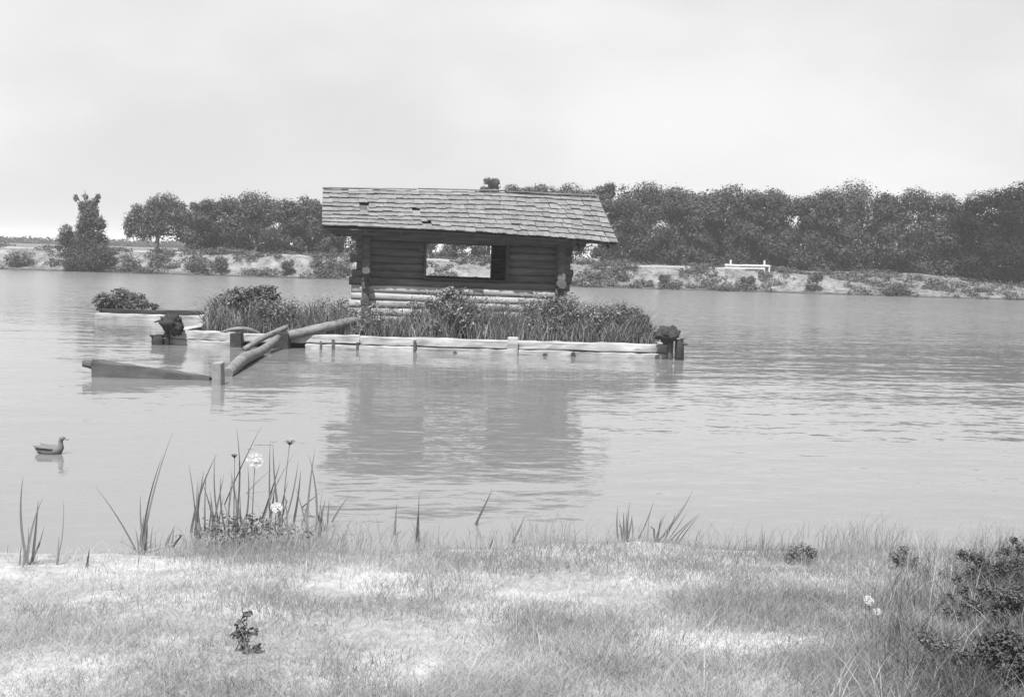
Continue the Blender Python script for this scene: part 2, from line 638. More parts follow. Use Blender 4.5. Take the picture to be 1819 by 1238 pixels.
# ------------------------------------------------------------------ trees
def tree(label, base, H, lobes, nleaf, leaf, seed, mat='tree', trunk_r=0.16, group=None, name='tree', limbs=True, snags=()):
    """base: foot of the trunk in the world; lobes relative to it"""
    rng = np.random.default_rng(seed)
    W = T(base)
    t = thing(name, label, 'tree', W, group)
    mb = MB()
    top = max(l[2] for l in lobes)
    k = 7
    lean = rng.normal(size=2) * 0.02 * H
    pts = [(lean[0] * (i / k) ** 2 + rng.normal() * 0.02, lean[1] * (i / k) ** 2, -0.25 + (top + 0.25) * i / k) for i in range(k + 1)]
    mb.tube(pts, [trunk_r * (1.25 if i == 0 else 1.05 - 0.85 * i / k) for i in range(k + 1)], 8, 0.05)
    mb.build('trunk', MAT['bark'], t, True, W)
    lb = MB()
    for l in lobes[::max(1, len(lobes) // 9)]:
        z0 = max(0.25 * H, l[2] * 0.55)
        s = Vector((0, 0, z0))
        e = Vector((l[0], l[1], l[2]))
        m_ = s.lerp(e, 0.5) + Vector((0, 0, 0.1 * (e - s).length))
        lb.tube([s, m_, e], [trunk_r * 0.45, trunk_r * 0.3, trunk_r * 0.1], 5, 0.05)
    for a, b_ in snags:
        lb.tube([a, Vector(a).lerp(Vector(b_), 0.5) + Vector((0.05, 0, 0)), b_], [0.09, 0.06, 0.02], 5, 0.1)
    if lb.v:
        o = lb.build('limb', MAT['bark'], t, True, W)
        o['kind'] = 'stuff'
    c, d = lobes_points(lobes, int(nleaf * 2.6), rng)
    v, f = leaf_cards(c, leaf * 0.62, rng, 0.35, 0.7, d, 1.6)
    big_mesh('crown', v, f, MAT[mat], t, W)
    return t


def auto_lobes(H, rw, seed, bottom=0.22, n=26):
    """many small clumps that fill an uneven crown of height H and half width rw"""
    r_ = random.Random(seed)
    out = []
    for i in range(n):
        t = bottom + (1 - bottom) * (i + r_.random()) / n
        prof = math.sin(min(1.0, (t - bottom) / (1 - bottom) * 0.80 + 0.2) * math.pi * 0.93) ** 0.6
        a = r_.random() * 6.283
        rr = rw * prof * (0.25 + 0.6 * r_.random())
        s = rw * r_.uniform(0.20, 0.40)
        z = t * H - s * 0.7
        out.append((rr * math.cos(a), rr * math.sin(a), max(z, s * 0.5), s * 1.1, s * 1.1, s * 0.85))
    return out


def px_tree(label, px, top, half, y, seed, bottom=0.15, mat='tree', group=None, name='tree', n=26, nleaf=4200, leaf=0.30, shoulder=0.0):
    """a tree that stands at distance y with its top seen at row top"""
    x = P(px, 470, y).x
    z0 = ground_z(x, y)
    ztop = P(px, top, y).z
    H = ztop - z0
    rw = half * y / F_PX
    lobes = auto_lobes(H, rw, seed, bottom, n)
    q = random.Random(seed + 999)
    for k in range(int(9 * shoulder)):                       # a broad, uneven top
        s = rw * q.uniform(0.16, 0.3)
        lobes.append((q.uniform(-.95, .95) * rw, q.uniform(-.4, .4) * rw, H * q.uniform(0.86, 0.97) - s * 0.8, s, s, s * 0.8))
    return tree(label, (x, y, z0), H, lobes, nleaf, leaf, seed, mat, 0.05 + 0.016 * H, group, name)


# lone tree on the left with a ragged broken top
Y = 92.5
b0 = P(155, 470, Y)
z0 = ground_z(b0.x, Y)
def rel(px, py, r, ry=None):
    p = P(px, py, Y)
    k = Y / F_PX
    return (p.x - b0.x, rnd.uniform(-0.5, 0.5), p.z - z0, r * k, r * k, (ry or r) * k)
lob = [rel(158, 372, 13), rel(150, 366, 8), rel(150, 350, 5), rel(138, 354, 4), rel(135, 349, 3), rel(172, 356, 6), rel(178, 349, 4), rel(163, 364, 9), rel(160, 388, 15), rel(150, 402, 14), rel(178, 395, 11), rel(170, 378, 9), rel(168, 412, 16),
       rel(150, 420, 16), rel(184, 400, 8), rel(120, 410, 11), rel(114, 424, 12), rel(128, 422, 12), rel(138, 438, 17), rel(165, 436, 17), rel(180, 426, 9), rel(186, 448, 14),
       rel(122, 450, 15), rel(150, 458, 18), rel(178, 462, 16), rel(126, 468, 11), rel(198, 464, 9), rel(160, 472, 12), rel(108, 440, 6)]
tree('solitary leafy tree with a ragged broken top at the far water edge', (b0.x, Y, z0), 7, lob, 6200, 0.24, 5, 'tree', 0.16,
     snags=[(rel(148, 372, 1)[:3], rel(133, 345, 1)[:3]), (rel(153, 360, 1)[:3], rel(150, 338, 1)[:3]), (rel(170, 362, 1)[:3], rel(180, 344, 1)[:3])])

# round open-branched tree left of the wood: sky shows under its crown
Y = 104.0
b0 = P(279, 440, Y)
z0 = ground_z(b0.x, Y)
lob = [rel(px, py, r) for px, py, r in ((285, 362, 17), (300, 360, 16), (270, 366, 14), (255, 382, 18), (240, 388, 14), (280, 382, 24), (305, 380, 22), (325, 385, 18),
                                        (235, 402, 14), (250, 408, 17), (275, 402, 20), (300, 402, 20), (325, 404, 18), (340, 395, 14), (232, 416, 8), (262, 418, 10), (320, 420, 11), (335, 422, 12), (245, 372, 9), (318, 366, 9), (226, 398, 7))]
tree('round spreading tree with bright sky showing beneath its crown', (b0.x, Y, z0), 6, lob, 5200, 0.27, 6, 'tree', 0.22)

LEFT_TREES = [
    (358, 354, 30, 101, 'small pointed tree filling the gap right of the round spreading tree', 0.10),
    (410, 350, 34, 102, 'mid sized tree behind the far bank between a pointed tree and the tallest left tree', 0.08),
    (458, 341, 40, 103, 'tallest domed tree in the row of trees left of the cabin', 0.08),
    (505, 355, 32, 100, 'low crowned tree just right of the tallest domed tree', 0.05),
    (548, 350, 32, 102, 'bushy tree whose right side touches the left roof end', 0.05),
    (590, 360, 30, 103, 'tree partly hidden behind the left corner of the cabin roof', 0.05),
]
for i, (px, top, hw, y, lab, bt) in enumerate(LEFT_TREES):
    px_tree(lab, px, top, hw * 1.25, y, 40 + i, bt, n=32)

BEHIND = [
    (655, 345, 34, 'slender tree hidden mostly behind the cabin wall left of the opening', 0.08),
    (712, 345, 28, 'tree behind the cabin whose trunk shows near the left window jamb', 0.07),
    (765, 342, 26, 'tree seen through the left part of the cabin opening', 0.07),
    (806, 340, 24, 'tree seen through the middle of the cabin opening', 0.07),
    (845, 340, 24, 'tree seen through the right part of the cabin opening', 0.07),
    (868, 316, 17, 'narrow square-topped tree rising alone above the roof ridge', 0.3),
    (912, 328, 30, 'low domed treetop just above the ridge right of the narrow tree', 0.2),
    (958, 325, 32, 'double domed treetop above the middle of the right ridge', 0.15),
    (1012, 325, 36, 'broad treetop above the right end of the roof ridge', 0.1),
    (1070, 324, 22, 'narrow tree rising beside the upper right roof corner', 0.08),
]
for i, (px, top, hw, lab, bt) in enumerate(BEHIND):
    px_tree(lab, px, top, hw * 1.35, 106 + (i % 3), 60 + i, bt, nleaf=3800, n=34, shoulder=0 if px in (868, 1070) else 1.6)

RIGHT_TREES = [
    (1108, 345, 34, 104, 'tree with a sloping top directly right of the roof edge'),
    (1152, 323, 38, 105, 'tall domed tree second to the right of the cabin roof'),
    (1205, 334, 32, 106, 'flat topped tree left of a notch in the treetops'),
    (1245, 347, 28, 103, 'low tree in the notch between two taller treetops'),
    (1283, 329, 36, 105, 'feathery topped tree above the left end of the white rail'),
    (1330, 338, 32, 103, 'tree standing straight behind the white rail'),
    (1372, 335, 34, 105, 'rounded tree above the right end of the white rail'),
    (1425, 347, 34, 103, 'low rounded tree left of the broad tallest crown'),
    (1508, 321, 52, 104, 'broad tallest crown of the right hand wood'),
    (1462, 335, 34, 101, 'tree leaning against the left side of the broad tallest crown'),
    (1572, 341, 36, 102, 'sloping tree on the right shoulder of the broad tallest crown'),
    (1628, 334, 38, 102, 'peaked tree above the pale beach on the right'),
    (1682, 345, 34, 100, 'low topped tree between the peaked tree and the dark tree'),
]
for i, (px, top, hw, y, lab) in enumerate(RIGHT_TREES):
    px_tree(lab, px, top, hw * 1.45, y, 80 + i, 0.03, shoulder=(0.0, 0.8, 0.3, 0.6)[i % 4], n=38, nleaf=5200)
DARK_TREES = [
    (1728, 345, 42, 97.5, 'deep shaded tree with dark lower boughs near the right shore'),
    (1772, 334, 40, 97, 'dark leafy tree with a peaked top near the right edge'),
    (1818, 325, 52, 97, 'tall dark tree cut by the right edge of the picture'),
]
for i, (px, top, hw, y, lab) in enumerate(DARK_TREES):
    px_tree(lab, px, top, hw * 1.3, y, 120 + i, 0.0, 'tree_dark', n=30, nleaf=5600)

# the wood behind the right-hand trees reads as one mass
rng = np.random.default_rng(77)
lob = []
for k in range(190):
    px = rng.uniform(1085, 1990)
    y = rng.uniform(108, 122)
    x = P(px, 470, y).x
    s = rng.uniform(0.8, 1.6)
    lob.append((x, y, 1.8 + rng.uniform(0, 6.2), s, s, s * 0.8))
c, d = lobes_points(lob, 24000, rng)
v, f = leaf_cards(c, 0.36, rng, 0.5, 0.7, d)
tag(big_mesh('wood', v, f, MAT['tree']), 'dense wood behind the far bank trees', 'wood', kind='stuff')

# distant hedge line on the far left horizon
lob = []
for k in range(700):
    x = rng.uniform(-330, -40)
    y = rng.uniform(285, 300)
    s = rng.uniform(1.0, 1.9)
    lob.append((x, y, 1.7 + s * 0.4, s * 1.8, s, s * 0.6))
c, d = lobes_points(lob, 40000, rng)
v, f = leaf_cards(c, 0.65, rng, 0.5, 0.7, d)
tag(big_mesh('hedge', v, f, MAT['tree']), 'low hedge line along the far left horizon', 'hedge', kind='stuff')

# pale dirt track along the top of the far bank
pv, pf = [], []
for i, x in enumerate(np.arange(-62, 19, 0.8)):
    yc = shore_far(-20) + 5.0 - 0.055 * (x + 20) + 0.3 * n2(x, 0, 0.1, 4)
    zt = max(ground_z(x, yc + e) for e in (-0.8, -.4, 0, .4, 0.8)) + 0.03
    for dy in (-0.9, -0.75, 0.75, 0.9):                # a slightly raised track, banked towards the lake
        pv.append((x, yc + dy, zt + (dy * 0.07 + 0.05 if abs(dy) < 0.8 else -0.12)))
    if i:
        for q in range(3):
            a = (i - 1) * 4 + q
            pf.append((a, a + 4, a + 5, a + 1))
tr = big_mesh('track', np.array(pv), np.array(pf)[:, ::-1], MAT['dust'])
tag(tr, 'pale dirt track along the top of the far bank', 'track', kind='structure')

# low scrub and weeds on the far bank
pts_b, off_b, wid_b, lobs = [], [], [], []
for k in range(2600):
    x = rng.uniform(-52, 52)
    d_ = rng.uniform(0.1, 7.0)
    y = shore_far(x) + d_ * (1 + smooth(16, 30, x))
    m = mnoise.noise(Vector((x * 0.30, d_ * 0.35, 2.2)))
    if m < -0.05 - 0.15 * smooth(16, 30, x):
        continue
    s = rng.uniform(0.16, 0.40) * (0.7 + m)
    lobs.append((x, y, ground_z(x, y) + s * 0.45, s * 1.4, s, s * 0.8))
c, d = lobes_points(lobs, 80000, rng)
v, f = leaf_cards(c, 0.16, rng, 0.4, 0.6, d)
tag(big_mesh('bank_scrub', v, f, MAT['scrub']), 'low weeds and scrub patching the far bank', 'scrub', kind='stuff')


def shrub(label, base, lobes, nleaf, leaf, seed, mat='scrub', group=None, name='shrub', stems=7, sr=1.0):
    rng = np.random.default_rng(seed)
    W = T(base)
    t = thing(name, label, 'shrub', W, group)
    sb = MB()
    for k in range(stems):
        l = lobes[k % len(lobes)]
        sb.tube([(rng.normal() * 0.05, rng.normal() * 0.05, -0.05), (l[0] * 0.5, l[1] * 0.5, l[2] * 0.55), (l[0], l[1], l[2])], [0.022 * sr, 0.016 * sr, 0.005 * sr], 5, 0.1)
    o = sb.build('stem', MAT['bark'], t, True, W)
    o['kind'] = 'stuff'
    c, d = lobes_points(lobes, nleaf, rng, 0.3)
    v, f = leaf_cards(c, leaf, rng, 0.3, 0.5, d)
    big_mesh('foliage', v, f, MAT[mat], t, W)
    return t


BANK_SHRUBS = [
    (354, 468, 34, 20, 'dark rounded shrub on the far bank below the round spreading tree'),
    (392, 474, 14, 18, 'small dark shrub at the water edge beside a pale bank patch'),
    (228, 462, 22, 18, 'low shrub on the bank right of the solitary tree'),
    (32, 465, 26, 22, 'grey shrub at the far left end of the bank'),
    (572, 472, 20, 20, 'dark shrub on the bank just left of the cabin wall'),
    (510, 472, 12, 14, 'thin small shrub midway along the left bank'),
    (1447, 498, 16, 22, 'dark shrub on the bank right of the white rail'),
    (1180, 500, 16, 12, 'low shrub at the water line right of the cabin'),
    (1590, 505, 30, 10, 'flat dark shrub at the top of the pale beach'),
    (1330, 492, 12, 12, 'small shrub on the bank beneath the white rail'),
]
for i, (px, py, hw, hh, lab) in enumerate(BANK_SHRUBS):
    y = shore_far(P(px, py, 90).x) + 1.2
    p = P(px, py, y)
    z0 = ground_z(p.x, y)
    k = y / F_PX
    rr = random.Random(300 + i)
    lb = [(rr.uniform(-.7, .7) * hw * k, rr.uniform(-.3, .3), max(0.15, rr.uniform(0.1, 1.5) * hh * k), hw * k * .45, hw * k * .45, hh * k * .45) for _ in range(9)]
    shrub(lab, (p.x, y, z0), lb, 900, 0.17, 310 + i)

# white guard rail above the far bank
y = 92.9
a, b_ = P(1287, 482, y), P(1366, 484, y)
za = max(ground_z(q.x, y) for q in (a, b_, (a + b_) / 2))
gr = thing('guard_rail', 'white two-board guard rail on top of the far bank before the wood', 'guard rail', T((a.x, y, za)))
for z_, xe in ((za + 0.10, 1357), (za + 0.33, 1366)):
    e = P(xe, 484, y)
    timber_obj('rail', (a.x, y, z_), (e.x, y, z_ + 0.02), 0.06, 0.14, gr, MAT['white'], 6, 0.01)
for px, ht in ((1290, 0.42), (1297, 0.75), (1325, 0.42), (1357, 0.8), (1366, 0.42)):
    q = P(px, 484, y + 0.12)
    zg = ground_z(q.x, q.y)
    mb = MB()
    mb.box(-.07, .07, -.07, .07, -0.3, za + ht - zg)
    mb.build('rail_post', MAT['white'], gr, False, T((q.x, q.y, zg)))

# ------------------------------------------------------------------ raft
YF = 26.9                                                      # distance of the raft's front edge
XL, XR = P(295, 600, YF).x, P(1192, 620, YF).x
XM = P(425, 605, YF).x
DEPTH = 6.3
raft = thing('raft', 'long low raft of pale hewn timbers carrying the log cabin and tall grass', 'raft', T(((XL + XR) / 2, YF, 0)))
# left length of the front edge: two bleached timbers, rising a little towards the corner
timber_obj('timber', (XL, YF, 0.245), (XM - 0.12, YF, 0.21), 0.30, 0.20, raft, MAT['raft'])
timber_obj('timber', (XL - 0.02, YF - 0.06, 0.035), (XM - 0.1, YF - 0.06, 0.02), 0.28, 0.19, raft, MAT['raft'])
# right length: four upper and three lower timbers, butted end to end
cuts = [XM + 0.12, P(640, 610, YF).x, P(905, 615, YF).x, XR]
for i in range(3):
    timber_obj('timber', (cuts[i] + 0.01, YF, 0.215 + rnd.uniform(-.01, .01)), (cuts[i + 1] - 0.01, YF, 0.225 + rnd.uniform(-.01, .02)), 0.30, 0.19, raft, MAT['raft'], 14)
cuts2 = [P(545, 620, YF).x, P(740, 620, YF).x, P(1020, 620, YF).x, XR + 0.03]
for i in range(3):
    timber_obj('timber', (cuts2[i] + 0.01, YF - 0.04, 0.01), (cuts2[i + 1] - 0.01, YF - 0.04, 0.02), 0.30, 0.19, raft, MAT['raft'], 14)
# sides and back
for x in (XL + 0.1, XR - 0.15):
    timber_obj('timber', (x, YF + 0.16, 0.2), (x + 0.4, YF + DEPTH, 0.2), 0.28, 0.26, raft, MAT['raft'])
timber_obj('timber', (XL, YF + DEPTH + 0.15, 0.2), (XR, YF + DEPTH + 0.15, 0.2), 0.28, 0.26, raft, MAT['raft'])
mb = MB()
mb.box(XL + 0.3, XR - 0.2, YF + 0.17, YF + DEPTH - 0.02, 0.02, 0.24)
o = mb.build('soil_bed', MAT['stump'], raft, False)
# stakes, straps and bolts along the front
for px, top, w in ((592, 603, 0.07), (635, 608, 0.05), (737, 605, 0.06), (570, 606, 0.035), (1188, 606, 0.06)):
    p = P(px, top, YF - 0.19)
    mb = MB()
    mb.box(-w / 2, w / 2, -0.02, 0.012, -0.35, p.z, 0.006)
    mb.build('stake', MAT['boom'], raft, False, T((p.x, YF - 0.205, 0)))
p = P(911, 599, YF - 0.2)
mb = MB()
mb.box(-.115, .115, -0.05, 0.03, -0.3, p.z, 0.012)
mb.build('post', MAT['raft'], raft, False, T((p.x, YF - 0.23, 0)))
for px, py in ((808, 628), (968, 631.5), (1018, 629.5), (1168, 634)):
    p = P(px, py, YF - 0.2)
    mb = MB()
    mb.tube([(0, 0.06, 0), (0, -0.05, 0)], [0.06, 0.055], 8, 0.1)
    mb.build('bolt_head', MAT['iron'], raft, True, T((p.x, YF - 0.2, p.z)))
# dark hollow block where the boom logs meet the raft, and the post at the joint
p = P(421, 591.5, YF - 0.25)
mb = MB()
mb.box(-.115, .115, -.1, .1, -0.5, p.z, 0.015)
mb.build('post', MAT['stump'], raft, False, T((p.x, YF - 0.3, 0)))
p = P(503, 590, YF - 0.1)
mb = MB()
mb.box(-.2, .2, -.14, .14, -0.2, p.z, 0.02)
mb.build('block', MAT['stump'], raft, False, T((p.x, YF - 0.31, 0)))


def lumpy(mb, c, rx, ry, rz, seed, n=20):
    """a knobbly rounded lump"""
    n0 = len(mb.v)
    for i in range(n + 1):
        th = math.pi * i / n
        for k in range(n * 2):
            ph = math.pi * k / n
            d = Vector((math.sin(th) * math.cos(ph), math.sin(th) * math.sin(ph), math.cos(th)))
            q = d * 1.7 + Vector((seed, 0, 0))
            s = 1 + 0.40 * mnoise.noise(q) + 0.30 * mnoise.noise(q * 2.6) + 0.22 * mnoise.noise(q * 6)
            mb.v.append((c[0] + d.x * rx * s, c[1] + d.y * ry * s, c[2] + d.z * rz * s))
    w = n * 2
    for i in range(n):
        for k in range(w):
            a, b2 = n0 + i * w + k, n0 + i * w + (k + 1) % w
            mb.face((a, a + w, b2 + w, b2))


def stump(label, px_head, head_r, tilt, posts, twigs, seed):
    y = YF - 0.32
    hp = P(*px_head, y)
    W = T((hp.x, y, 0))
    t = thing('driftwood_stump', label, 'stump', W, 'dark stumps at the ends of the raft')
    mb = MB()
    k = y / F_PX
    lumpy(mb, (0, 0, 0), head_r[0] * k, head_r[0] * k * 0.8, head_r[1] * k, seed)
    mb.build('root_ball', MAT['stump'], t, True, T(hp) @ Matrix.Rotation(tilt, 4, 'Y'))
    for px, top, w, lean in posts:
        q = P(px, top, y)
        mb = MB()
        mb.tube([(lean, 0, -0.5), (lean * .4, 0.01, q.z * 0.4), (0, 0, q.z)], [w * k * .5, w * k * .48, w * k * .46], 9, 0.08)
        mb.build('post', MAT['boom' if w < 9 else 'stump'], t, True, T((q.x, y + 0.02, 0)))
    for (ax, ay, bx, by) in twigs:
        a, b_ = P(ax, ay, y), P(bx, by, y - 0.1)
        mb = MB()
        mb.tube([a, a.lerp(b_, .5) + Vector((0, 0, .015)), b_], [0.035, 0.028, 0.012], 5, 0.1)
        mb.build('snag', MAT['stump'], t, True)


stump('dark knobbly root ball on short posts off the left raft end', (306, 576), (21, 14.5), R(38),
      [(280, 596, 22, 0.0), (298, 586, 9, -0.05)], [(288, 570, 274, 572.5), (321, 572, 320, 563), (292, 596, 266, 597), (268, 596, 276, 600)], 1.3)
stump('dark hooked root ball on two posts off the right raft end', (1186, 594), (19, 13.5), R(-12),
      [(1194, 598, 7, 0.0), (1207, 604, 17, 0.02), (1190, 600, 8, 0.03)], [(1172, 602, 1165, 595), (1204, 606, 1216, 602), (1206, 613, 1222, 612), (1180, 600, 1168, 604)], 4.7)

# ------------------------------------------------------------------ log cabin
YAW = R(8.5)
CX = P(822, 500, 28.5)
CAB = T((CX.x, 28.5, 0.30)) @ Matrix.Rotation(YAW, 4, 'Z') @ Matrix.Rotation(R(0.5), 4, 'Y')
cabin = thing('log_cabin', 'open-sided log cabin with a sagging shingle roof standing on the raft', 'cabin', CAB)
CW, CD = 2.40, 2.9                                             # half width to the side walls, depth
LR, CO = 0.100, 0.182                                          # log radius, course height
WX0, WX1 = -0.93, 1.05                                         # the see-through opening
NC = 13
LM = [MAT['log'], MAT['end']]


CUP = (CAB.to_3x3() @ Vector((0, 0, 1))).normalized()


def hewn_log(a, b, r, mats):
    """a wall log with its faces hewn nearly flat and rounded arrises"""
    W, L = along(a, b, CUP)
    mb = MB()
    h, w = r * 0.93, r * 0.96
    prof = []
    for q in range(4):
        for da in (22, 45, 68):
            t = R(q * 90 + da)
            k = 1.0 if da == 45 else 1.06
            c, s_ = math.cos(t), math.sin(t)
            f = k / (abs(c) ** 3.2 + abs(s_) ** 3.2) ** (1 / 3.2)
            prof.append((c * f * w, s_ * f * h))
    n, seg = len(prof), max(4, int(L / 0.5))
    p1, p2 = rnd.uniform(0, 6), rnd.uniform(0, 6)
    for i in range(seg + 1):
        x = L * i / seg
        oy, oz = 0.010 * math.sin(2.1 * x + p1), 0.006 * math.sin(2.6 * x + p2)
        g = rnd.uniform(0.97, 1.02)
        for y, z in prof:
            mb.v.append((x + (rnd.uniform(-.012, .012) if i in (0, seg) else 0), y * g + oy, z * g + oz))
    for i in range(seg):
        for k in range(n):
            a_, b_ = i * n + k, i * n + (k + 1) % n
            mb.face((b_, a_, a_ + n, b_ + n))
    mb.face(tuple(range(n)), 1)
    mb.face(tuple(seg * n + k for k in reversed(range(n))), 1)
    return mb.build('wall_log', mats, cabin, True, W)


def clog(a, b, r=None, mats=None):
    rr = (r or LR) * rnd.uniform(0.94, 1.05)
    return hewn_log(CAB @ Vector(a), CAB @ Vector(b), rr, mats or LM)


for k in range(NC):
    z = 0.16 + CO * k
    for yy in (0.0, CD):
        bm_ = [MAT['rear_shade'], MAT['end']] if yy else ([MAT['pale_log'], MAT['end']] if k <= 5 else LM)       # the dim interior's shade is put into the rear wall's colour
        e0 = -CW - 0.22 - rnd.random() * 0.18
        e1 = CW + 0.16 + rnd.random() * 0.24
        if yy:
            e0, e1 = -CW - 0.13, CW + 0.2
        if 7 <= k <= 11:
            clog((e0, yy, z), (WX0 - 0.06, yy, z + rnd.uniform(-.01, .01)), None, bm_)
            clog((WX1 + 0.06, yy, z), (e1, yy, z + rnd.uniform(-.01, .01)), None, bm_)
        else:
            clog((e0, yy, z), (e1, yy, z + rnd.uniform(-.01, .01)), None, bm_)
    for sx in (-1, 1):
        pr = 0.20 + rnd.random() * 0.16
        if (sx == -1 and k == 7) or (sx == 1 and k == 6):
            pr = 0.52                                          # the long log ends that catch the sun
        clog((sx * CW, -pr, z + CO / 2), (sx * CW + rnd.uniform(-.02, .02), CD + 0.25, z + CO / 2))
# jambs and sill boards of the opening
for yy, s in ((0.0, -1), (CD, 1)):
    for x in (WX0 - 0.03, WX1 + 0.03):
        mb = MB()
        mb.box(-.028, .028, -.13, .13, 0, 5 * CO - 0.01, 0.004)
        mb.build('window_jamb', MAT['deck'], cabin, False, CAB @ T((x, yy, 0.16 + CO * 6.5 + 0.01)))
    mb = MB()
    mb.box(WX0 + 0.003, WX1 - 0.003, -.15, .15, -0.02, 0.022, 0.004)
    mb.build('window_sill', MAT['deck'], cabin, False, CAB @ T((0, yy, 0.16 + CO * 6.5 + 0.02)))
mb = MB()
mb.box(-CW + .1, CW - .1, 0.1, CD - .1, 0.0, 0.06)
mb.build('floor', MAT['deck'], cabin, False, CAB)

# roof: front slope follows the sagging eave and ridge lines
EAVE = [(572, 402), (660, 404.5), (753, 408), (849, 413.5), (930, 418.5), (989, 422.5), (1050, 427.5), (1098, 433)]
RIDGE = [(574, 336), (660, 337.5), (745, 339), (825, 340.5), (890, 342), (945, 345), (1005, 348), (1062, 350.5)]


def curve(pts, u):
    px = pts[0][0] + u * (pts[-1][0] - pts[0][0])
    i = 0
    while i < len(pts) - 2 and px > pts[i + 1][0]:
        i += 1
    f = (px - pts[i][0]) / (pts[i + 1][0] - pts[i][0])
    return tuple(pts[i][k] * (1 - f) + pts[i + 1][k] * f for k in range(2))


def roof_pt(u, v):
    """u along the ridge, v 0 at the eave to 1 at the ridge"""
    e = P(*curve(EAVE, u), 27.15 + 1.12 * u)
    r = P(*curve(RIDGE, u), 29.40 + 1.12 * u)
    p = e.lerp(r, v)
    p.z -= 0.05 * math.sin(math.pi * v) * (0.5 + 0.5 * math.sin(u * 5 + 1))     # a little sag between
    return p


def back_pt(u, v):
    r = roof_pt(u, 1)
    e = roof_pt(u, 0)
    return Vector((r.x + (r.x - e.x) * (1 - v) * 0.3, r.y + (r.y - e.y) * (1 - v), r.z - (r.z - e.z) * (1 - v)))


roof_W = T(roof_pt(0.5, 0.5))
rm = MB()
NU, NV = 24, 6
for fn in (roof_pt, back_pt):
    n0 = len(rm.v)
    for lay in (0, 1):
        for j in range(NV + 1):
            for i in range(NU + 1):
                p = fn(0.004 + 0.992 * i / NU, 0.015 + 0.98 * j / NV) - Vector((0, 0, 0.05 + 0.035 * lay))
                rm.v.append(tuple(p - roof_W.translation))
    w = NU + 1
    off = (NV + 1) * w
    for j in range(NV):
        for i in range(NU):
            a = n0 + j * w + i
            rm.face((a, a + 1, a + w + 1, a + w))
            rm.face((a + off, a + off + w, a + off + w + 1, a + off + 1))
    for i in range(NU):
        a = n0 + i
        rm.face((a, a + off, a + off + 1, a + 1))
        a = n0 + NV * w + i
        rm.face((a, a + 1, a + off + 1, a + off))
    for j in range(NV):
        a = n0 + j * w
        rm.face((a, a + w, a + w + off, a + off))
        a = n0 + j * w + NU
        rm.face((a, a + off, a + w + off, a + w))
roof = rm.build('roof', MAT['deck'], cabin, False, roof_W)

# shingles of the front slope, one by one
NCOURSE, NSH = 9, 33
variants = []
for k in range(8):
    mb = MB()
    n0 = 0
    wob = [rnd.uniform(-.022, .022) for _ in range(6)]
    # unit shingle: x -0.5..0.5 across, y 0 (butt) to 1 (top), z thickness in metres
    tb, tt = rnd.uniform(.020, .030), .006
    xs_ = (-.496, -.17, .17, .496)
    for i, x in enumerate(xs_):
        yb = wob[i] * 1.8
        mb.v += [(x, yb, 0), (x, yb, tb + wob[(i + 2) % 6] * .3), (x, 1, tt), (x, 1, 0)]
    for i in range(3):
        a = i * 4
        for q in range(4):
            mb.face((a + q, a + (q + 1) % 4, a + 4 + (q + 1) % 4, a + 4 + q), 1 if q == 0 else 0)
    mb.face((0, 3, 2, 1))
    mb.face((12, 13, 14, 15))
    me = bpy.data.meshes.new('shingle')
    me.from_pydata(mb.v, [], mb.f)
    me.materials.append(MAT['shingle'])
    me.materials.append(MAT['butt'])
    me.polygons.foreach_set('material_index', mb.mi)
    variants.append(me)
MISSING = {(4, 4), (5, 4), (4, 10), (1, 12)}


def roof_frame(fn, u, v, du, dv, w, L, lift, yaw):
    p = fn(u, v)
    ex = (fn(min(u + 0.01, 1), v) - fn(max(u - 0.01, 0), v)).normalized()
    ey = (fn(u, min(v + 0.02, 1)) - fn(u, max(v - 0.02, 0))).normalized()
    ez = ex.cross(ey).normalized()
    if ez.z < 0:
        ez = -ez
    ey = ez.cross(ex).normalized()
    ex2 = ex * math.cos(yaw) + ey * math.sin(yaw)
    ey2 = ey * math.cos(yaw) - ex * math.sin(yaw)
    # tip the butt up so that each course lies on the one below
    ey3 = (ey2 - ez * lift).normalized()
    ez3 = ex2.cross(ey3).normalized()
    m = Matrix.Identity(4)
    for i, (vv, s) in enumerate(((ex2, w), (ey3, L), (ez3, 1))):
        for j in range(3):
            m[j][i] = vv[j] * s
    m.translation = p + ez * 0.022
    return m


slope = (roof_pt(0.5, 1) - roof_pt(0.5, 0)).length
wid = (roof_pt(1, 0.3) - roof_pt(0, 0.3)).length
expo = 1.0 / NCOURSE
for c_ in range(NCOURSE):
    edges = [0.0]
    for k in range(NSH):
        edges.append(edges[-1] + rnd.uniform(0.7, 1.3))
    edges = [e / edges[-1] for e in edges]
    for k in range(NSH):
        if (c_, k) in MISSING:
            continue
        u = (edges[k] + edges[k + 1]) / 2
        v = c_ * expo - 0.012 + rnd.uniform(-.012, .010) + (rnd.uniform(-.03, 0.01) if rnd.random() < .18 else 0)
        w = (edges[k + 1] - edges[k]) * wid * 0.995
        L = slope * expo * (1.62 if c_ < NCOURSE - 1 else 1.02)
        m = roof_frame(roof_pt, u, max(v, 0.0), 0, 0, w, L, rnd.uniform(0.045, 0.075), rnd.gauss(0, .02))
        if v < 0:
            m.translation += (roof_pt(u, 0.0) - roof_pt(u, 0.05)) * (-v / 0.05)
        o = link('shingle', variants[rnd.randrange(8)], roof, m)
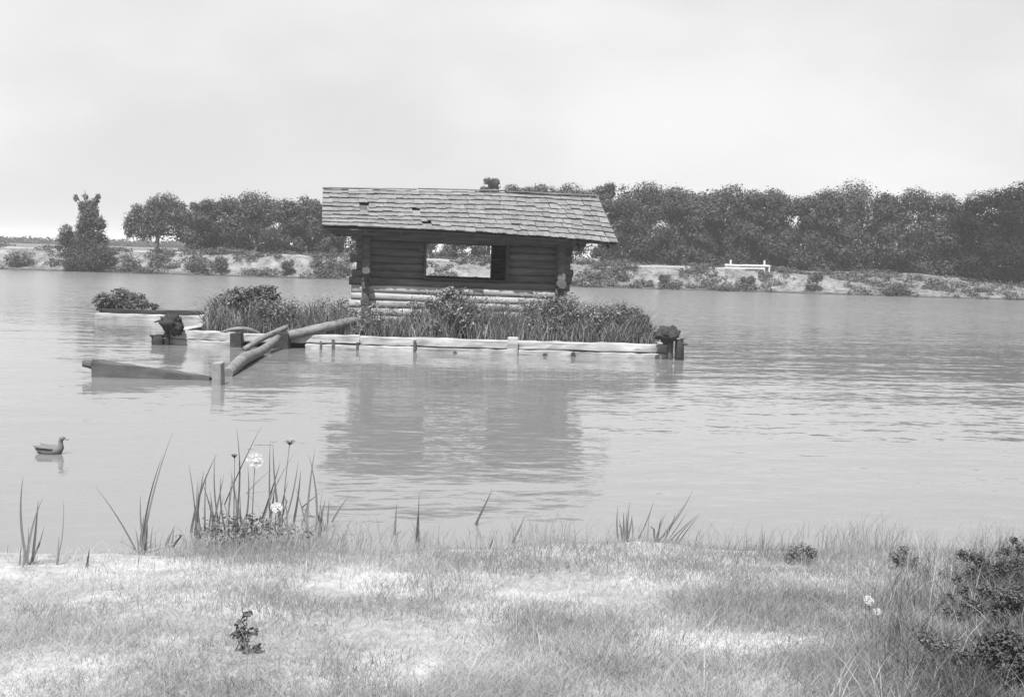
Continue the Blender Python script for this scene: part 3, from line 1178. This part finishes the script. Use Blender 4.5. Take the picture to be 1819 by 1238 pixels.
# the far slope's shingles cannot be seen singly
vs, fs = [], []
for c_ in range(NCOURSE):
    for k in range(30):
        u = (k + 0.5) / 30
        m = roof_frame(back_pt, u, c_ * expo, 0, 0, wid / 30 * .97, slope * expo * (1.5 if c_ < NCOURSE - 1 else 1.0), 0.055, rnd.uniform(-.02, .02))
        n0 = len(vs)
        for x, yv, z in ((-.5, 0, 0), (.5, 0, 0), (.5, 0, .03), (-.5, 0, .03), (-.5, 1, 0), (.5, 1, 0), (.5, 1, .006), (-.5, 1, .006)):
            vs.append(tuple(m @ Vector((x, yv, z)) - roof_W.translation))
        for q in ((0, 1, 2, 3), (5, 4, 7, 6), (3, 2, 6, 7), (0, 4, 5, 1), (0, 3, 7, 4), (1, 5, 6, 2)):
            fs.append([n0 + t for t in q])
o = big_mesh('shingle_course', np.array(vs), np.array(fs), MAT['shingle'], roof, roof_W)
o['kind'] = 'stuff'
# ridge boards
for (ua, ub) in ((0.0, 0.34), (0.345, 0.66), (0.665, 1.0)):
    lift = 0.05 if ua == 0.345 else 0.03
    timber_obj('ridge_board', roof_pt(ua, 1) + Vector((0, -0.03, lift)), roof_pt(ub, 1) + Vector((0, -0.03, lift)), 0.16, 0.03, roof, MAT['shingle'], 8, 0.006, 1.0, 0.006)
# rafters under the eaves, plate logs carrying the roof
for k in range(9):
    u = 0.03 + 0.94 * k / 8
    for fn in (roof_pt, back_pt):
        a, b_ = fn(u, 0.03) - Vector((0, 0, .14)), fn(u, 0.97) - Vector((0, 0, .14))
        timber_obj('rafter', a, b_, 0.07, 0.1, roof, MAT['deck'], 3, 0.004)
for fn, v in ((roof_pt, 0.33), (back_pt, 0.33)):
    a, b_ = fn(0.02, v) - Vector((0, 0, .285)), fn(0.98, v) - Vector((0, 0, .285))
    log_obj('plate_log', a, b_, 0.095, cabin, LM)
# fascia plank in the shade below the eave
timber_obj('fascia', roof_pt(0.03, 0.06) - Vector((0, 0, .15)), roof_pt(0.86, 0.06) - Vector((0, 0, .15)), 0.03, 0.13, roof, MAT['deck'], 10, 0.004, 1, 0.004)

# ------------------------------------------------------------------ growth on the raft
PROFILE = [(362, 590), (370, 540), (400, 525), (440, 530), (490, 535), (520, 538), (560, 534), (620, 540), (660, 548), (720, 538), (760, 522), (800, 514), (850, 522),
           (900, 534), (960, 534), (1000, 526), (1040, 543), (1090, 545), (1140, 550), (1165, 580)]


def prof(px):
    for (a, ya), (b, yb) in zip(PROFILE, PROFILE[1:]):
        if a <= px <= b:
            return ya + (yb - ya) * (px - a) / (b - a)
    return 600


rng = np.random.default_rng(21)
n = 10000
B_, O_, Wd_ = [], [], []
while len(B_) < n:
    px = rng.uniform(362, 1166)
    yy = YF + 0.2 + (rng.random() ** 1.3) * 2.6
    x = P(px, 570, yy).x
    if not (XL + 0.4 < x < XR - 0.15):
        continue
    lc = CAB.inverted() @ Vector((x, yy, 0.3))
    if -CW - .45 < lc.x < CW + .45 and -0.12 < lc.y < CD + .3:
        continue
    top = P(px, prof(px), yy).z
    cl = mnoise.noise(Vector((x * 1.5, yy * 1.5, 3)))
    if cl < -0.12 and rng.random() < 0.7:
        continue
    h = max(0.15, (top - 0.24)) * rng.uniform(0.35, 1.05) * (1.0 + 0.35 * cl)
    if yy < YF + 0.5:
        h *= 0.75
    B_.append((x, yy, 0.2))
    lean = rng.normal(size=2) * 0.36 * h
    O_.append((lean[0] + 0.05 * h, lean[1] - 0.05, h))
    Wd_.append(rng.uniform(0.012, 0.036))
v, f = blades(np.array(B_), np.array(O_), np.array(Wd_), rng, 0.22)
tag(big_mesh('raft_grass', v, f, MAT['sedge']), 'tall dark grass and sedge growing along the raft', 'grass', kind='stuff')


# broad-leaved weeds among the sedge
lobs = []
while len(lobs) < 620:
    px = rng.uniform(368, 1160)
    yy = YF + 0.35 + rng.random() * 1.6
    x = P(px, 570, yy).x
    lc = CAB.inverted() @ Vector((x, yy, 0.3))
    if not (XL + 0.5 < x < XR - 0.2) or (-CW - .5 < lc.x < CW + .5 and -0.25 < lc.y):
        continue
    if mnoise.noise(Vector((x * 1.1, yy, 13))) < -0.05:
        continue
    top = P(px, prof(px), yy).z
    z = 0.25 + (top - 0.3) * rng.random() ** 0.7
    s = rng.uniform(0.10, 0.22)
    lobs.append((x, yy, z, s, s, s * 1.3))
c, d = lobes_points(lobs, 20000, rng, 0.2)
v, f = leaf_cards(c, 0.09, rng, 0.45, 0.32, d)
tag(big_mesh('raft_weeds', v, f, MAT['sedge']), 'broad leaved weeds mixed into the raft grass', 'weeds', kind='stuff')


def px_shrub(label, lobes_px, y, nleaf, leaf, seed, mat='bush', z0=0.22, group=None, name='shrub'):
    cx = sum(l[0] for l in lobes_px) / len(lobes_px)
    b = P(cx, 590, y)
    k = y / F_PX
    rr = random.Random(seed)
    lb = []
    for (px, py, r) in lobes_px:
        p = P(px, py, y)
        lb.append((p.x - b.x, rr.uniform(-.35, .35), p.z - z0, r * k, r * k, r * k * .85))
    return shrub(label, (b.x, y, z0), lb, nleaf, leaf, seed, mat, group, name)


px_shrub('large rounded bush at the left end of the raft', [(392, 545, 20), (410, 530, 17), (430, 525, 18), (450, 524, 17), (470, 520, 15), (484, 514, 9), (486, 530, 12), (400, 560, 24), (430, 550, 26), (460, 545, 24),
         (485, 550, 18), (385, 575, 18), (415, 578, 20), (450, 572, 20), (480, 572, 18), (378, 560, 12)], 28.4, 5200, 0.085, 501, 'bush')
px_shrub('rounded bush at the right end of the raft beside the hooked stump', [(1050, 560, 18), (1075, 556, 16), (1100, 553, 15), (1125, 560, 16), (1143, 572, 14), (1060, 580, 20), (1090, 578, 22), (1120, 582, 20), (1150, 590, 14), (1040, 575, 14), (1162, 596, 8)], 28.2, 4600, 0.08, 502, 'bush')
px_shrub('leafy weed standing in front of the cabin opening', [(770, 540, 14), (790, 526, 12), (800, 515, 9), (812, 525, 12), (780, 555, 18), (805, 550, 18), (830, 545, 12), (800, 575, 18), (775, 578, 14), (828, 570, 14)], 27.6, 2400, 0.085, 503, 'sedge')
px_shrub('leafy weed growing up the right cabin corner', [(985, 535, 8), (975, 545, 12), (992, 550, 12), (968, 560, 14), (995, 568, 14), (980, 580, 16), (950, 570, 14), (1012, 575, 12)], 27.7, 1800, 0.085, 504, 'sedge')

# ------------------------------------------------------------------ small raft behind, on the left
YB = 35.2
xa, xb = P(172, 560, YB).x, P(361, 560, YB).x
sr = thing('small_raft', 'small low raft with a dark top rail behind the left end of the long raft', 'raft', T(((xa + xb) / 2, YB, 0)))
timber_obj('timber', (xa, YB, 0.02), (xb, YB, 0.02), 0.3, 0.34, sr, MAT['raft'])
timber_obj('timber', (xa, YB + 1.8, 0.02), (xb, YB + 1.8, 0.02), 0.3, 0.34, sr, MAT['raft'])
for x in (xa + .15, xb - .2):
    timber_obj('timber', (x, YB + .16, 0.02), (x, YB + 1.64, 0.02), 0.28, 0.3, sr, MAT['raft'], 5)
timber_obj('top_rail', (xa + .2, YB - .02, 0.262), (xb + .02, YB - .02, 0.275), 0.16, 0.12, sr, MAT['stump'])
mb = MB()
mb.box(xa + .3, xb - .35, YB + .17, YB + 1.63, 0.0, 0.17)
mb.build('soil_bed', MAT['stump'], sr, False)
px_shrub('low mounded bush on the small raft behind', [(188, 533, 15), (208, 525, 14), (225, 527, 14), (243, 534, 14), (260, 541, 10), (182, 542, 14), (210, 538, 17), (236, 543, 14), (268, 546, 7), (178, 548, 10)], YB + .6, 4200, 0.09, 505, 'bush', 0.15)

# ------------------------------------------------------------------ boom logs and post
Yp = 19.55
wl_l = G(165, 668)
beam = timber_obj('boom_timber', P(166, 656, wl_l.y), P(375, 681, Yp + 0.25), 0.24, 0.34, None, MAT['boom'], 14, 0.012, 0.72)
tag(beam, 'dark half-sunk squared timber floating left of the pale post', 'timber')
nub = P(157, 648, wl_l.y)
mb = MB()
mb.tube([(0.12, 0, -0.02), (-0.01, 0, 0.02), (-0.09, 0, 0.02)], [0.07, 0.07, 0.06], 8, 0.08)
mb.build('tenon', MAT['boom'], beam, True, T(nub))
pp = G(387, 683)
post = timber_obj('mooring_post', (pp.x + 0.03, pp.y, -0.7), (pp.x - 0.005, pp.y, 0.37), 0.26, 0.16, None, MAT['post'], 8, 0.006)
tag(post, 'short pale square post standing in the water at the end of the dark timber', 'post')


def curved_log(name, label, path, rad, mat, cat='log'):
    W = T(path[0])
    mb = MB()
    p0 = Vector(path[0])
    pts = [Vector(p) - p0 for p in path]
    # smooth the path
    fine, rr = [], []
    m = len(pts) - 1
    for i in range(m):
        for s in range(4):
            t = s / 4
            a, b_, c_, d_ = pts[max(i - 1, 0)], pts[i], pts[i + 1], pts[min(i + 2, m)]
            q = 0.5 * ((2 * b_) + (c_ - a) * t + (2 * a - 5 * b_ + 4 * c_ - d_) * t * t + (3 * b_ - a - 3 * c_ + d_) * t ** 3)
            fine.append(q)
            rr.append(rad[i] * (1 - t) + rad[i + 1] * t)
    fine.append(pts[-1])
    rr.append(rad[-1])
    mb.tube(fine, rr, 11, 0.05)
    o = mb.build(name, MAT[mat], None, True, W)
    return tag(o, label, cat)


g1, g2, g3, g4 = G(404, 664, 0.05), G(434, 637, 0.14), G(464, 624, 0.10), G(487, 606, 0.22)
curved_log('boom_log', 'thick bent log floating from the pale post to the raft', [g1, g2, g3, (g4.x, YF - 0.62, 0.26)], [0.10, 0.12, 0.10, 0.085], 'barkless')
a = G(432, 622, 0.02)
curved_log('boom_log', 'thin log slanting from the water up onto the raft edge', [a, P(468, 600, YF - 0.6), P(509, 581, YF - 0.15)], [0.06, 0.065, 0.06], 'barkless')
curved_log('boom_log', 'stout pale log lying aslant on the grass in front of the cabin', [P(512, 596, YF - 0.28), P(570, 583, YF + 0.0), P(631, 569, YF + 0.35)], [0.11, 0.11, 0.095], 'barkless')
curved_log('boom_log', 'short grey log resting on the raft edge below the left bush', [P(390, 592, YF - 0.1), P(406, 586.5, YF - 0.1), P(424, 584, YF - 0.08), P(446, 586, YF + 0.02), P(463, 594, YF + 0.12)], [0.025, 0.04, 0.05, 0.045, 0.03], 'barkless')


# ------------------------------------------------------------------ duck
dp = G(88, 805)
DW = T((dp.x, dp.y, 0)) @ Matrix.Rotation(R(-10), 4, 'Z') @ Matrix.Scale(1.05, 4)
duck = thing('duck', 'small dark duck swimming alone near the left bank', 'duck', DW)
bm_ = MB()
n0 = 0
secs = [(-0.175, 0.062, 0.004, 0.008), (-0.15, 0.055, 0.03, 0.02), (-0.10, 0.04, 0.062, 0.045), (-0.03, 0.03, 0.08, 0.06), (0.05, 0.03, 0.075, 0.058), (0.10, 0.045, 0.052, 0.055), (0.125, 0.075, 0.032, 0.04),
        (0.128, 0.11, 0.023, 0.024), (0.128, 0.14, 0.022, 0.022), (0.138, 0.16, 0.026, 0.026), (0.155, 0.168, 0.024, 0.022), (0.172, 0.165, 0.012, 0.012)]
S = 12
for i, (x, z, ry, rz) in enumerate(secs):
    nxt = secs[min(i + 1, len(secs) - 1)]
    prv = secs[max(i - 1, 0)]
    tx, tz = nxt[0] - prv[0], nxt[1] - prv[1]
    l = math.hypot(tx, tz)
    ux, uz = -tz / l, tx / l
    for k in range(S):
        a = 2 * math.pi * k / S
        bm_.v.append((x + ux * rz * math.sin(a), ry * math.cos(a), z + uz * rz * math.sin(a)))
for i in range(len(secs) - 1):
    for k in range(S):
        a, b_ = i * S + k, i * S + (k + 1) % S
        bm_.face((a, a + S, b_ + S, b_))
bm_.face(tuple(range(S)))
bm_.face(tuple((len(secs) - 1) * S + k for k in reversed(range(S))))
bm_.build('body', MAT['feather'], duck, True, DW)
mb = MB()
mb.tube([(0.168, 0, 0.163), (0.19, 0, 0.156), (0.215, 0, 0.153)], [0.012, 0.012, 0.007], 8, 0, True, 0, 0.5)
mb.build('bill', MAT['bill'], duck, True, DW)
for sy in (-1, 1):
    mb = MB()
    mb.tube([(0.07, 0, 0.0), (0.02, 0, 0.012), (-0.06, 0, 0.012), (-0.15, 0, 0.03)], [0.012, 0.03, 0.026, 0.006], 8, 0, True, 0, 0.4)
    mb.build('wing', MAT['feather'], duck, True, DW @ T((0, sy * 0.066, 0.055)))

# ------------------------------------------------------------------ near bank: cattails, flowers, weeds, grass


def ground_hit(px, py):
    """where the ray through px, py meets the near bank or the water"""
    z = 0.0
    for _ in range(12):
        p = G(px, py, z)
        z = max(-0.02, ground_z(p.x, p.y))
    return Vector((p.x, p.y, z))


def cattail(label, blades_px, base_hint, extra=0, spread=20, hpx=(60, 130), seed=0, group='cattail clumps along the near shore'):
    rr = random.Random(seed)
    root = ground_hit(*base_hint)
    W = T(root)
    t = thing('cattail', label, 'cattail', W, group)
    lst = list(blades_px)
    for k in range(extra):
        bx = base_hint[0] + rr.uniform(-spread, spread)
        by = base_hint[1] + rr.uniform(-12, 8)
        h = rr.uniform(*hpx)
        lst.append((bx, by, bx + rr.gauss(6, 22), by - h))
    for li, (bx, by, tx, ty) in enumerate(lst):
        b = ground_hit(bx, by)
        tip = P(tx, ty, b.y + rr.uniform(-.12, .12))
        d = tip - b
        L = d.length
        bow = rr.uniform(-.09, .09)
        side = Vector((d.z, 0, -d.x)).normalized()
        w = rr.uniform(.013, .023)
        ang = rr.uniform(-.7, .7)
        fold = rr.choice((-1, 1, 1)) if (li >= len(blades_px) and rr.random() < 0.3) else 0
        wx = Vector((math.cos(ang), math.sin(ang), 0))
        mb = MB()
        N = 7
        b = b - Vector((0, 0, .03))
        for i in range(N + 1):
            s = i / N
            c = b + d * s + side * (bow * L * 4 * s * (1 - s) * 0.6)
            if fold and s > 0.6:
                q_ = s - 0.6
                c = b + d * (0.6 + q_ * 0.55) + side * (bow * L * 0.5) + Vector((fold * q_ * L * 0.7, 0, -q_ * q_ * L * 1.3))
            ww = w * (1 - 0.92 * s ** 2.2)
            q = wx * ww * 0.5
            k_ = Vector((-wx.y, wx.x, 0)) * ww * 0.16
            mb.v += [tuple(c - q - root), tuple(c + k_ - root), tuple(c + q - root)]
        for i in range(N):
            a = i * 3
            mb.face((a, a + 1, a + 4, a + 3))
            mb.face((a + 1, a + 2, a + 5, a + 4))
        mb.build('leaf', MAT['reed'], t, True, W)
    return t


cattail('leftmost cattail clump with one tall bent blade in the shallows', [(52, 1003, 41, 838), (48, 1004, 76, 876), (40, 1004, 50, 925), (56, 1002, 68, 880), (35, 1004, 38, 955)], (48, 1004), 2, 10, (40, 90), 1)
cattail('single thin cattail stalk right of the leftmost clump', [(98, 1003, 112, 876), (100, 1003, 104, 945)], (98, 1003), 0, 5, (30, 60), 2)
cattail('short cattail stub at the edge of the pale sand', [(153, 1006, 159, 965), (158, 1005, 155, 978)], (155, 1005), 0, 5, (30, 60), 3)
cattail('tall arching cattail clump left of the big weedy clump', [(250, 990, 306, 762), (252, 988, 289, 802), (248, 985, 170, 858), (256, 985, 262, 920), (262, 985, 250, 872), (268, 978, 272, 925), (246, 990, 240, 930)], (252, 986), 2, 12, (50, 100), 4)
cattail('short leaning cattail tuft between the arching clump and the weedy clump', [(296, 972, 312, 925), (302, 970, 308, 930), (290, 972, 301, 940)], (298, 972), 1, 8, (30, 55), 5)
cattail('dense tall cattail clump with crossing blades beside the white flower', [(338, 950, 385, 800), (350, 960, 335, 815), (392, 940, 382, 800), (360, 950, 355, 850), (415, 940, 420, 752), (395, 900, 464, 752), (345, 955, 362, 830),
         (440, 950, 410, 830), (432, 945, 440, 820), (372, 958, 398, 835), (404, 950, 392, 838), (380, 955, 372, 862)], (392, 955), 12, 45, (70, 130), 6)
cattail('tall cattail clump with slanting blades right of the white flower', [(465, 930, 527, 793), (480, 930, 480, 775), (500, 935, 485, 780), (462, 925, 498, 815), (430, 880, 485, 825), (505, 925, 530, 810), (520, 930, 534, 830), (545, 945, 560, 790), (525, 905, 570, 868), (548, 950, 525, 858), (560, 950, 548, 800)], (505, 948), 8, 40, (60, 120), 7)
cattail('short cattail tuft at the right end of the weedy clump', [(570, 950, 574, 862), (566, 945, 578, 880), (585, 930, 622, 872), (575, 948, 560, 880), (580, 945, 585, 880)], (574, 950), 3, 14, (40, 80), 8)
cattail('lone upright cattail blade in the middle of the near shore', [(745, 965, 745, 868), (740, 966, 742, 905)], (745, 965), 0, 5, (30, 60), 9)
cattail('thin short cattail blade left of the lone upright blade', [(702, 955, 705, 885), (698, 955, 700, 915)], (702, 955), 0, 5, (30, 60), 10)
cattail('leaning cattail blade pointing up right in the middle shallows', [(840, 935, 875, 862), (845, 938, 852, 905)], (842, 936), 0, 5, (30, 60), 11)
cattail('low leaning cattail blade right of the middle shallows', [(905, 968, 934, 906), (868, 975, 878, 945)], (905, 968), 0, 5, (30, 60), 12)
cattail('upright cattail tuft of narrow blades left of the fanned tuft', [(1100, 965, 1098, 892), (1110, 968, 1108, 903), (1116, 968, 1119, 884), (1124, 968, 1122, 910), (1128, 962, 1162, 882), (1106, 968, 1100, 915), (1112, 968, 1114, 900)], (1114, 966), 2, 10, (40, 70), 13)
cattail('fanned cattail tuft leaning right near the open water', [(1160, 966, 1232, 862), (1158, 970, 1215, 890), (1178, 970, 1246, 904), (1190, 970, 1238, 912), (1166, 974, 1200, 905), (1172, 972, 1222, 900), (1200, 968, 1244, 908)], (1172, 970), 3, 14, (45, 80), 14)


def flower(label, head_px, base_px, rpx, tilt, seed):
    rr = random.Random(seed)
    b = ground_hit(*base_px)
    hp = P(*head_px, b.y)
    W = T(b)
    t = thing('wild_carrot', label, 'flower', W, 'white flower heads on the near bank')
    h = hp - b
    mb = MB()
    mb.tube([(0, 0, -.03), (h.x * .4, 0, h.z * .5), (h.x, h.y, h.z)], [.004, .0035, .0025], 6)
    R_ = rpx * b.y / F_PX
    TM = Matrix.Rotation(tilt, 4, 'X')
    vs, fs = [], []
    for k in range(90):
        a, q = rr.random() * 6.283, math.sqrt(rr.random())
        p = TM @ Vector((math.cos(a) * q * R_, math.sin(a) * q * R_, (1 - q * q) * R_ * .35 + rr.uniform(-.002, .002)))
        p += h
        if k % 4 == 0:
            mb.tube([h - (TM @ Vector((0, 0, R_ * .7))), p], [.0016, .001], 4)
        s = R_ * rr.uniform(.10, .19)
        n0 = len(vs)
        u_ = TM @ Vector((s, 0, 0))
        w_ = TM @ Vector((0, s, 0))
        nn = TM @ Vector((0, 0, s * .35))
        ring = [p + u_ * math.cos(g * 1.047) + w_ * math.sin(g * 1.047) for g in range(6)]
        vs += [tuple(p + nn)] + [tuple(q_) for q_ in ring]
        for g in range(6):
            fs.append((n0, n0 + 1 + g, n0 + 1 + (g + 1) % 6))
    mb.build('stem', MAT['weed'], t, True, W)
    big_mesh('umbel', np.array(vs), np.array(fs), MAT['petal'], t, W)


flower('largest round white flower head facing the bank among the cattails', (453, 818), (447, 950), 14.5, R(62), 1)
flower('white flower head seen edge-on above the right cattail blades', (515, 783), (500, 940), 11, R(-8), 2)
flower('small white flower head seen edge-on below a tall thin blade', (417, 808), (415, 945), 8, R(-12), 3)
flower('low clustered white flower head at the foot of the cattail clump', (491, 901), (488, 950), 11, R(35), 4)
flower('small white flower head on the right part of the bank', (1543, 1066), (1545, 1095), 9, R(45), 5)
flower('tiny white flower head just right of another on the bank', (1558, 1086), (1560, 1110), 7, R(45), 6)


def weed(label, lobes_px, base_px, nleaf, leaf, seed, mat='weed', group=None):
    b = ground_hit(*base_px)
    k = b.y / F_PX
    rr = random.Random(seed)
    lb = []
    for (px, py, r) in lobes_px:
        p = P(px, py, b.y)
        lb.append((p.x - b.x, rr.uniform(-.5, .5) * r * k, max(p.z - b.z, 0.01), r * k, r * k, r * k * .9))
    return shrub(label, b, lb, nleaf, leaf, seed, mat, group, 'weed', 5, 0.16)


weed('dark leafy weeds tangled at the foot of the big cattail clump', [(370, 940, 18), (400, 930, 24), (430, 935, 24), (460, 930, 22), (420, 955, 26), (450, 955, 24), (480, 940, 20), (390, 960, 18), (510, 945, 18), (540, 948, 14)], (430, 975), 800, 0.034, 601, 'pale_weed')
weed('small dark leafy sprig alone on the bare sand', [(428, 1105, 10), (440, 1092, 8), (432, 1125, 12), (450, 1122, 9), (420, 1128, 9), (436, 1142, 9), (455, 1150, 7)], (430, 1160), 150, 0.03, 602, 'pale_weed')
weed('dark broad-leaved weed cluster at the right water edge', [(1410, 978, 12), (1430, 975, 12), (1442, 980, 10), (1405, 990, 12), (1430, 990, 12)], (1422, 1003), 360, 0.022, 603, 'pale_weed')
weed('dim leafy weed between the two dark clusters on the right', [(1590, 985, 12), (1610, 978, 14), (1600, 995, 14), (1625, 1000, 12)], (1605, 1012), 500, 0.02, 604, 'pale_weed')
weed('tall dark weed rising at the upper right of the bank', [(1710, 985, 12), (1735, 990, 12), (1745, 1000, 12), (1760, 1015, 16), (1780, 1005, 16), (1800, 1010, 18), (1730, 1020, 14), (1770, 1035, 18), (1800, 1040, 20)], (1765, 1060), 2600, 0.019, 605)
weed('dense dark bramble in the right middle of the bank', [(1750, 1050, 16), (1780, 1060, 22), (1810, 1060, 24), (1800, 1090, 24), (1770, 1090, 20), (1740, 1080, 14), (1760, 1110, 20)], (1785, 1130), 3000, 0.019, 606)
weed('dense dark bramble filling the lower right corner', [(1760, 1150, 26), (1795, 1140, 26), (1815, 1170, 30), (1780, 1185, 28), (1745, 1190, 20), (1800, 1215, 30), (1760, 1220, 24), (1720, 1170, 14)], (1785, 1250), 3800, 0.020, 607)
weed('tall loose weed leaning over the right edge of the water', [(1800, 960, 8), (1812, 975, 10), (1790, 980, 9), (1806, 1000, 12), (1785, 1005, 9), (1775, 985, 6), (1815, 1020, 14)], (1805, 1060), 800, 0.019, 610)
weed('open weed with scattered leaves below the tall dark weed', [(1700, 1030, 9), (1715, 1050, 10), (1690, 1060, 9), (1725, 1075, 12), (1705, 1090, 12), (1680, 1085, 7)], (1708, 1120), 600, 0.018, 611)
weed('thin shaded weed left of the corner bramble', [(1640, 1130, 14), (1660, 1150, 16), (1690, 1150, 18), (1650, 1180, 16), (1690, 1190, 20), (1720, 1210, 18)], (1675, 1225), 900, 0.018, 608, 'pale_weed')


# grass of the near bank: too much to count
def bare(px, py):
    s = 0.0
    for cx, cy, rx, ry, a in ((640, 1120, 190, 34, .9), (1300, 1140, 240, 32, .75), (60, 1035, 190, 30, .9), (300, 1110, 260, 60, .65), (500, 1180, 260, 70, .55), (100, 1200, 300, 70, .72), (230, 1065, 220, 40, .6), (820, 1210, 200, 40, .4), (1250, 1225, 260, 30, .5)):
        q = ((px - cx) / rx) ** 2 + ((py - cy) / ry) ** 2
        s = max(s, a * math.exp(-q))
    return s


rng = np.random.default_rng(33)


def grass(name, label, count, hgt, wid, mat, keep, lean=0.5, seed=0, zmin=0.02):
    B_, O_, W_ = [], [], []
    r_ = random.Random(seed)
    tries = 0
    while len(B_) < count and tries < count * 14:
        tries += 1
        py = 925 + (1300 - 925) * r_.random() ** 0.8
        px = r_.uniform(-60, 1880)
        d = ray(px, py)
        z = 0.1
        for _ in range(3):
            t = (z - CAM_H) / d.z
            x, y = d.x * t, d.y * t
            z = ground_z(x, y)
        if z < zmin or y > 13:
            continue
        if r_.random() > keep(px, py, x, y):
            continue
        B_.append((x, y, z - 0.01))
        h = r_.uniform(*hgt) * (0.75 + 0.5 * mnoise.noise(Vector((x * 1.3, y * 1.3, seed))))
        O_.append((r_.gauss(0.12, lean) * h, r_.gauss(0, lean) * h, h))
        W_.append(r_.uniform(*wid))
    v, f = blades(np.array(B_), np.array(O_), np.array(W_), np.random.default_rng(seed), 0.3)
    return tag(big_mesh(name, v, f, MAT[mat]), label, 'grass', kind='stuff')


def nz(x, y, s, seed):
    return mnoise.noise(Vector((x * s, y * s, seed)))


def dryk(px, py, x, y):
    m = 0.55 + 0.9 * nz(x, y, 1.1, 7) + 0.5 * nz(x, y, 3, 2)
    return max(0.08, min(1, m)) * (1 - bare(px, py))


def greenk(px, py, x, y):
    m = 0.30 + 1.0 * nz(x, y, 0.9, 17) + 0.5 * nz(x, y, 2.6, 12)
    m += 0.75 * smooth(950, 1700, px) - 0.15 + 0.7 * smooth(1075, 985, py) * smooth(120, 380, px)
    m -= 0.6 * smooth(380, 50, px)
    return max(0.01, min(1, m)) * (1 - bare(px, py)) ** 2


def shorek(px, py, x, y):
    d = shore_near(x) - y
    clump = math.exp(-((px - 470) / 130) ** 2) + 0.35 * math.exp(-((px - 800) / 260) ** 2) + 0.45 * math.exp(-((px - 1600) / 250) ** 2) + 0.15
    clump *= smooth(180, 330, px)
    return clump * math.exp(-(d / 0.7) ** 2) * (0.5 + 0.8 * nz(x, y, 2.0, 5) + 0.2)


def tallk(px, py, x, y):
    return (0.05 + 0.9 * smooth(1150, 1750, px) * smooth(960, 1050, py)) * (1 - bare(px, py))


grass('dry_grass', 'thin dry bleached grass over the sandy near bank', 120000, (0.02, 0.09), (0.0016, 0.0034), 'dry', dryk, 0.7, 1)
grass('green_grass', 'thicker greyer grass along the shore and right side of the near bank', 85000, (0.03, 0.13), (0.0018, 0.0038), 'green', greenk, 0.6, 2)
grass('shore_grass', 'ragged tall grass growing along the water line of the near bank', 12000, (0.08, 0.34), (0.003, 0.006), 'green', shorek, 0.28, 4, -0.16)
def darkk(px, py, x, y):
    m = smooth(1540, 1830, px + 70 * nz(x, y, 2.2, 31)) * smooth(955, 1010, py)
    return m * max(0.0, min(1.0, 0.55 + 1.1 * nz(x, y, 2.4, 9)))


grass('dark_grass', 'rank dark grass and stems thickening towards the brambles on the right', 20000, (0.06, 0.30), (0.002, 0.006), 'weed', darkk, 0.5, 5)
grass('straw', 'flattened dead straw littering the near bank', 9000, (0.05, 0.12), (0.0016, 0.0032), 'dry', lambda px, py, x, y: 0.35 + 0.6 * max(0, nz(x, y, 1.4, 40)), 2.2, 6)
grass('tall_grass', 'scattered tall seeding grass stalks on the right of the near bank', 700, (0.16, 0.36), (0.0025, 0.005), 'dry', tallk, 0.4, 3)

# ------------------------------------------------------------------ haze over the lake
hz = MB()
hz.box(-5000, 5000, -200, 5600, -2.6, 13.5)
hm = bpy.data.materials.new('haze_air')
hm.use_nodes = True
hm.node_tree.nodes.clear()
ho = hm.node_tree.nodes.new('ShaderNodeOutputMaterial')
hv = hm.node_tree.nodes.new('ShaderNodeVolumePrincipled')
hv.inputs['Color'].default_value = (0.92, 0.92, 0.92, 1)
hv.inputs['Density'].default_value = 0.0006
hv.inputs['Anisotropy'].default_value = 0.0
hm.node_tree.links.new(hv.outputs[0], ho.inputs['Volume'])
haze = hz.build('haze', hm, None, False)
tag(haze, 'thin pale summer haze over the lake', 'haze', kind='stuff')
